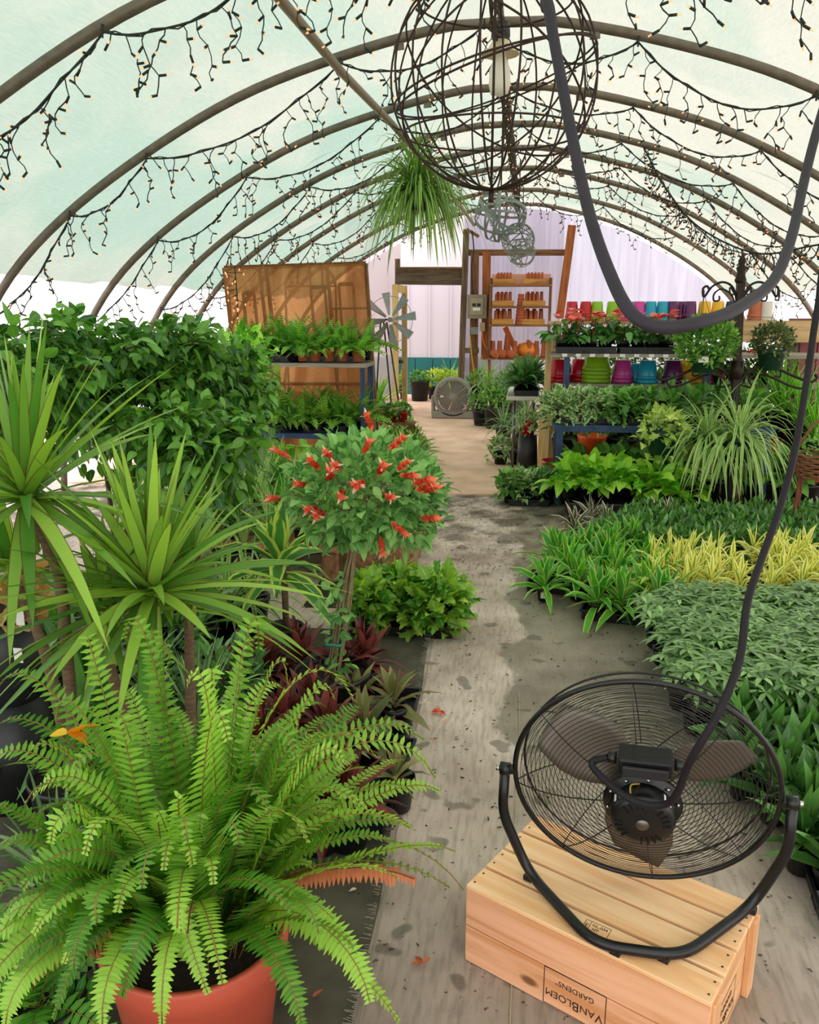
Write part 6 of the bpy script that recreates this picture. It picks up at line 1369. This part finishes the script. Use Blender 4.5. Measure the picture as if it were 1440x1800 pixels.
# ridge garland of twisted cord with lamp holders
t = thing('twisted_garland', 'brown twisted cord bundle running along under the roof ridge', 'garland', (RX, 9, 3.15)); mb = MB(); R = random.Random(8)
for s_ in range(4):
    mb.tube([(RX + .035 * math.cos(k * 1.1 + s_ * 1.6), 4.6 + 9.3 * k / 90, 3.17 - .05 * abs(math.sin(k * .35)) + .03 * math.sin(k * 1.1 + s_ * 1.6)) for k in range(91)], .008, 5)
for k in range(120):
    y = 4.7 + 9.2 * R.random(); q = Vector((RX + R.uniform(-.03, .03), y, 3.13)); e_ = q + Vector((R.uniform(-.09, .09), R.uniform(-.05, .05), R.uniform(-.16, 0)))
    mb.tube([tuple(q), tuple(e_)], .005, 4)
mb.build('cord', mat('garland_brown', '4f4232', .9, var=.4, scale=30), t)
# lamp with cream shade below the ridge
lc = PT(880, 75, 5.2); t = thing('pendant_lamp', 'cream shaded lamp with a white bulb inside the big wire sphere line', 'lamp', (lc[0], 5.2, lc[2]))
MB().lathe([(0, .1), (.05, .1), (.055, .03), (.04, .0), (0, 0)], 16).build('socket', M_black, t, False)
MB().lathe([(.045, .01), (.07, -.03), (.11, -.06), (.108, -.062), (.06, -.03)], 20).build('lamp_shade', mat('cream_shade', 'd8c8a8', .5), t, False)
MB().lathe([(.025, -.03), (.035, -.08), (.06, -.14), (.062, -.22), (.05, -.27), (0, -.28)], 16).build('bulb', mat('frosted_bulb', 'dcd6c6', .3), t, False)
MB().tube([(0, 0, .1), (RX - lc[0], .0, 3.3 - lc[2])], .012, 6).build('cord', M_black, t, False)
# big wire sphere
sc = PT(868, 140, 3.6); SR = .412; t = thing('wire_sphere', 'large rusty wire globe hanging from the roof ridge', 'hanging ornament', (sc[0], sc[1], sc[2]))
M_rw = mat('rusty_wire', '3a2a20', .6, metal=.3, var=.3, scale=20); R = random.Random(4)
for k in range(13):
    if k < 9: M4 = Matrix.Rotation(k * PI / 9 + .1, 4, 'Z') @ Matrix.Rotation(PI / 2 + R.uniform(-.06, .06), 4, 'X')
    else: M4 = Matrix.Rotation(R.random() * 6, 4, 'Z') @ Matrix.Rotation(R.uniform(.15, .9), 4, 'X')
    P = [tuple(M4 @ Vector((math.cos(a) * SR * R.uniform(.995, 1.0), math.sin(a) * SR, 0))) for a in np.linspace(0, 2 * PI, 60)[:-1]]
    MB().tube(P, .0042, 6, closed=True).build('hoop', M_rw, t, False)
for z in (.28, -.2):
    r = math.sqrt(SR ** 2 - z * z); MB().tube([(math.cos(a) * r, math.sin(a) * r, z) for a in np.linspace(0, 2 * PI, 60)[:-1]], .0042, 6, closed=True).build('hoop', M_rw, t, False)
MB().tube([(0, 0, -SR), (0, 0, 3.3 - sc[2])], .0055, 6).build('centre_rod', M_rw, t, False)
MB().tube([(0, 0, -SR), (0, 0, -SR - .05)], .012, 6).build('bottom_hook', M_rw, t, False)
# woven balls
def wball(px, py, Y, r, label, seed, n, w, m):
    c = PT(px, py, Y); t = thing('woven_ball', label, 'hanging ornament', tuple(c)); R = random.Random(seed); mb = MB()
    for k in range(n):
        M4 = Matrix.Rotation(R.random() * 6.3, 4, 'Z') @ Matrix.Rotation(math.acos(R.uniform(-1, 1)), 4, 'X'); off = R.uniform(-.35, .35) * r; rr = math.sqrt(r * r - off * off); V = []; nn = 40
        for j in range(nn):
            a = 2 * PI * j / nn
            for s_ in (-w, w): V.append(tuple(M4 @ Vector((math.cos(a) * rr, math.sin(a) * rr, off + s_))))
        mb.add(V, [(2 * j, 2 * j + 1, 2 * ((j + 1) % nn) + 1, 2 * ((j + 1) % nn)) for j in range(nn)])
    o = mb.build('woven_strips', m, t, False); s_ = o.modifiers.new('thick', 'SOLIDIFY'); s_.thickness = .004
    MB().tube([(0, 0, r), (0, 0, 3.22 - c[2])], .006, 6).build('cord', M_rw, t, False)
M_wb = mat('grey_rattan', '87918a', .7, var=.35, scale=12)
wball(880, 378, 7.0, .205, 'largest grey woven ball, highest in the row below the roof ridge', 1, 10, .009, M_wb)
wball(911, 422, 9.6, .18, 'middle grey woven ball in the row below the roof ridge', 2, 13, .006, M_wb)
wball(917, 445, 11.6, .18, 'farthest and lowest grey woven ball below the roof ridge', 3, 11, .006, M_wb)
# hanging spider plant
c = PT(735, 345, 7.4); t = thing('hanging_spider_plant', 'shaggy green spider plant basket hanging from the purlin pipe', 'hanging basket', tuple(c))
put('pot', POT['g8'][0], t, (0, 0, -.12), None, (1.3, 1.3, 1.2)); put('leaves', FM['hangspider'][0], t, (0, 0, .03), None, 1.05)
hx2 = -1.1 - c[0]; hz = 3.03 - c[2]
MB().tube(curve_pts([(0, 0, .1), (0, 0, hz - .22), (hx2 * .5 + .03, 0, hz - .1), (hx2, 0, hz + .03), (hx2 - .04, 0, hz - .02)], 6), .008, 6).build('hook', M_iron, t, False)
MB().tube(curve_pts([(.02, .03, .1), (.06, .05, hz - .25), (.1, .05, hz - .12), (.04, .05, hz - .08)], 6), .008, 6).build('hook', M_iron, t, False)

# ================================================================== LITTER ON THE FLOOR
def litter(name, label, px, py, m, L, W, n=1, prof='ovate'):
    x, y = at(px, py); f = Fol(int(px + py)); f.strips([(0, 0, .004)] * n, np.stack([np.cos(f.R.random(n) * 6.3), np.sin(f.R.random(n) * 6.3), np.full(n, .12)], -1), L, W, prof, .25, .3)
    o = put(name, f.mesh(name, m), None, (x, y, .008)); tag(o, label, 'leaf' if 'leaf' in name else 'flower'); return o
litter('fallen_flower', 'fallen coral red flower on the path left of the fan', 772, 1255, LF['bract'], .035, .025, 5)
litter('fallen_leaf', 'bright lime leaf fallen on the path right of the grape ivy', 825, 1084, LF['grape'], .07, .06, 2, 'lobed')
litter('fallen_petal', 'pale fallen petals on the path beside the bronze ti plants', 745, 1240, LF['petal'], .03, .006, 5, 'oval')
litter('fallen_petal', 'pale fallen petals on the path just below the coral flower', 780, 1270, LF['petal'], .03, .006, 4, 'oval')
litter('fallen_leaf', 'small curled brown leaf on the path beyond the fern', 768, 1302, LF['brown'], .03, .012, 2)
litter('fallen_leaf', 'brown crumpled leaf on the ground cloth left of the crate', 742, 1700, LF['brown'], .03, .015, 3)
litter('fallen_leaf', 'pale leaf scrap on the darker ground cloth beneath the dried frond', 627, 1568, LF['petal'], .025, .012, 1)
litter('fallen_leaf', 'orange leaf scrap on the darker ground cloth near the coral pot', 550, 1760, LF['brown'], .03, .012, 1)
R = random.Random(77); mb = MB()
for k in range(900):
    x = R.uniform(-.5, .95); y = R.uniform(1.7, 7.2) if R.random() < .7 else R.uniform(5, 7.2)
    if x > .5 and y < 2.2: continue
    a = R.random() * 6; l = R.uniform(.003, .016); mb.tube([(x, y, .004), (x + math.cos(a) * l, y + math.sin(a) * l, .006)], R.uniform(.001, .003), 3)
o = mb.build('plant_debris', mat('debris_brown', '3f3022', .95)); tag(o, 'brown crumbs of plant debris scattered along the aisle', 'debris', kind='stuff')
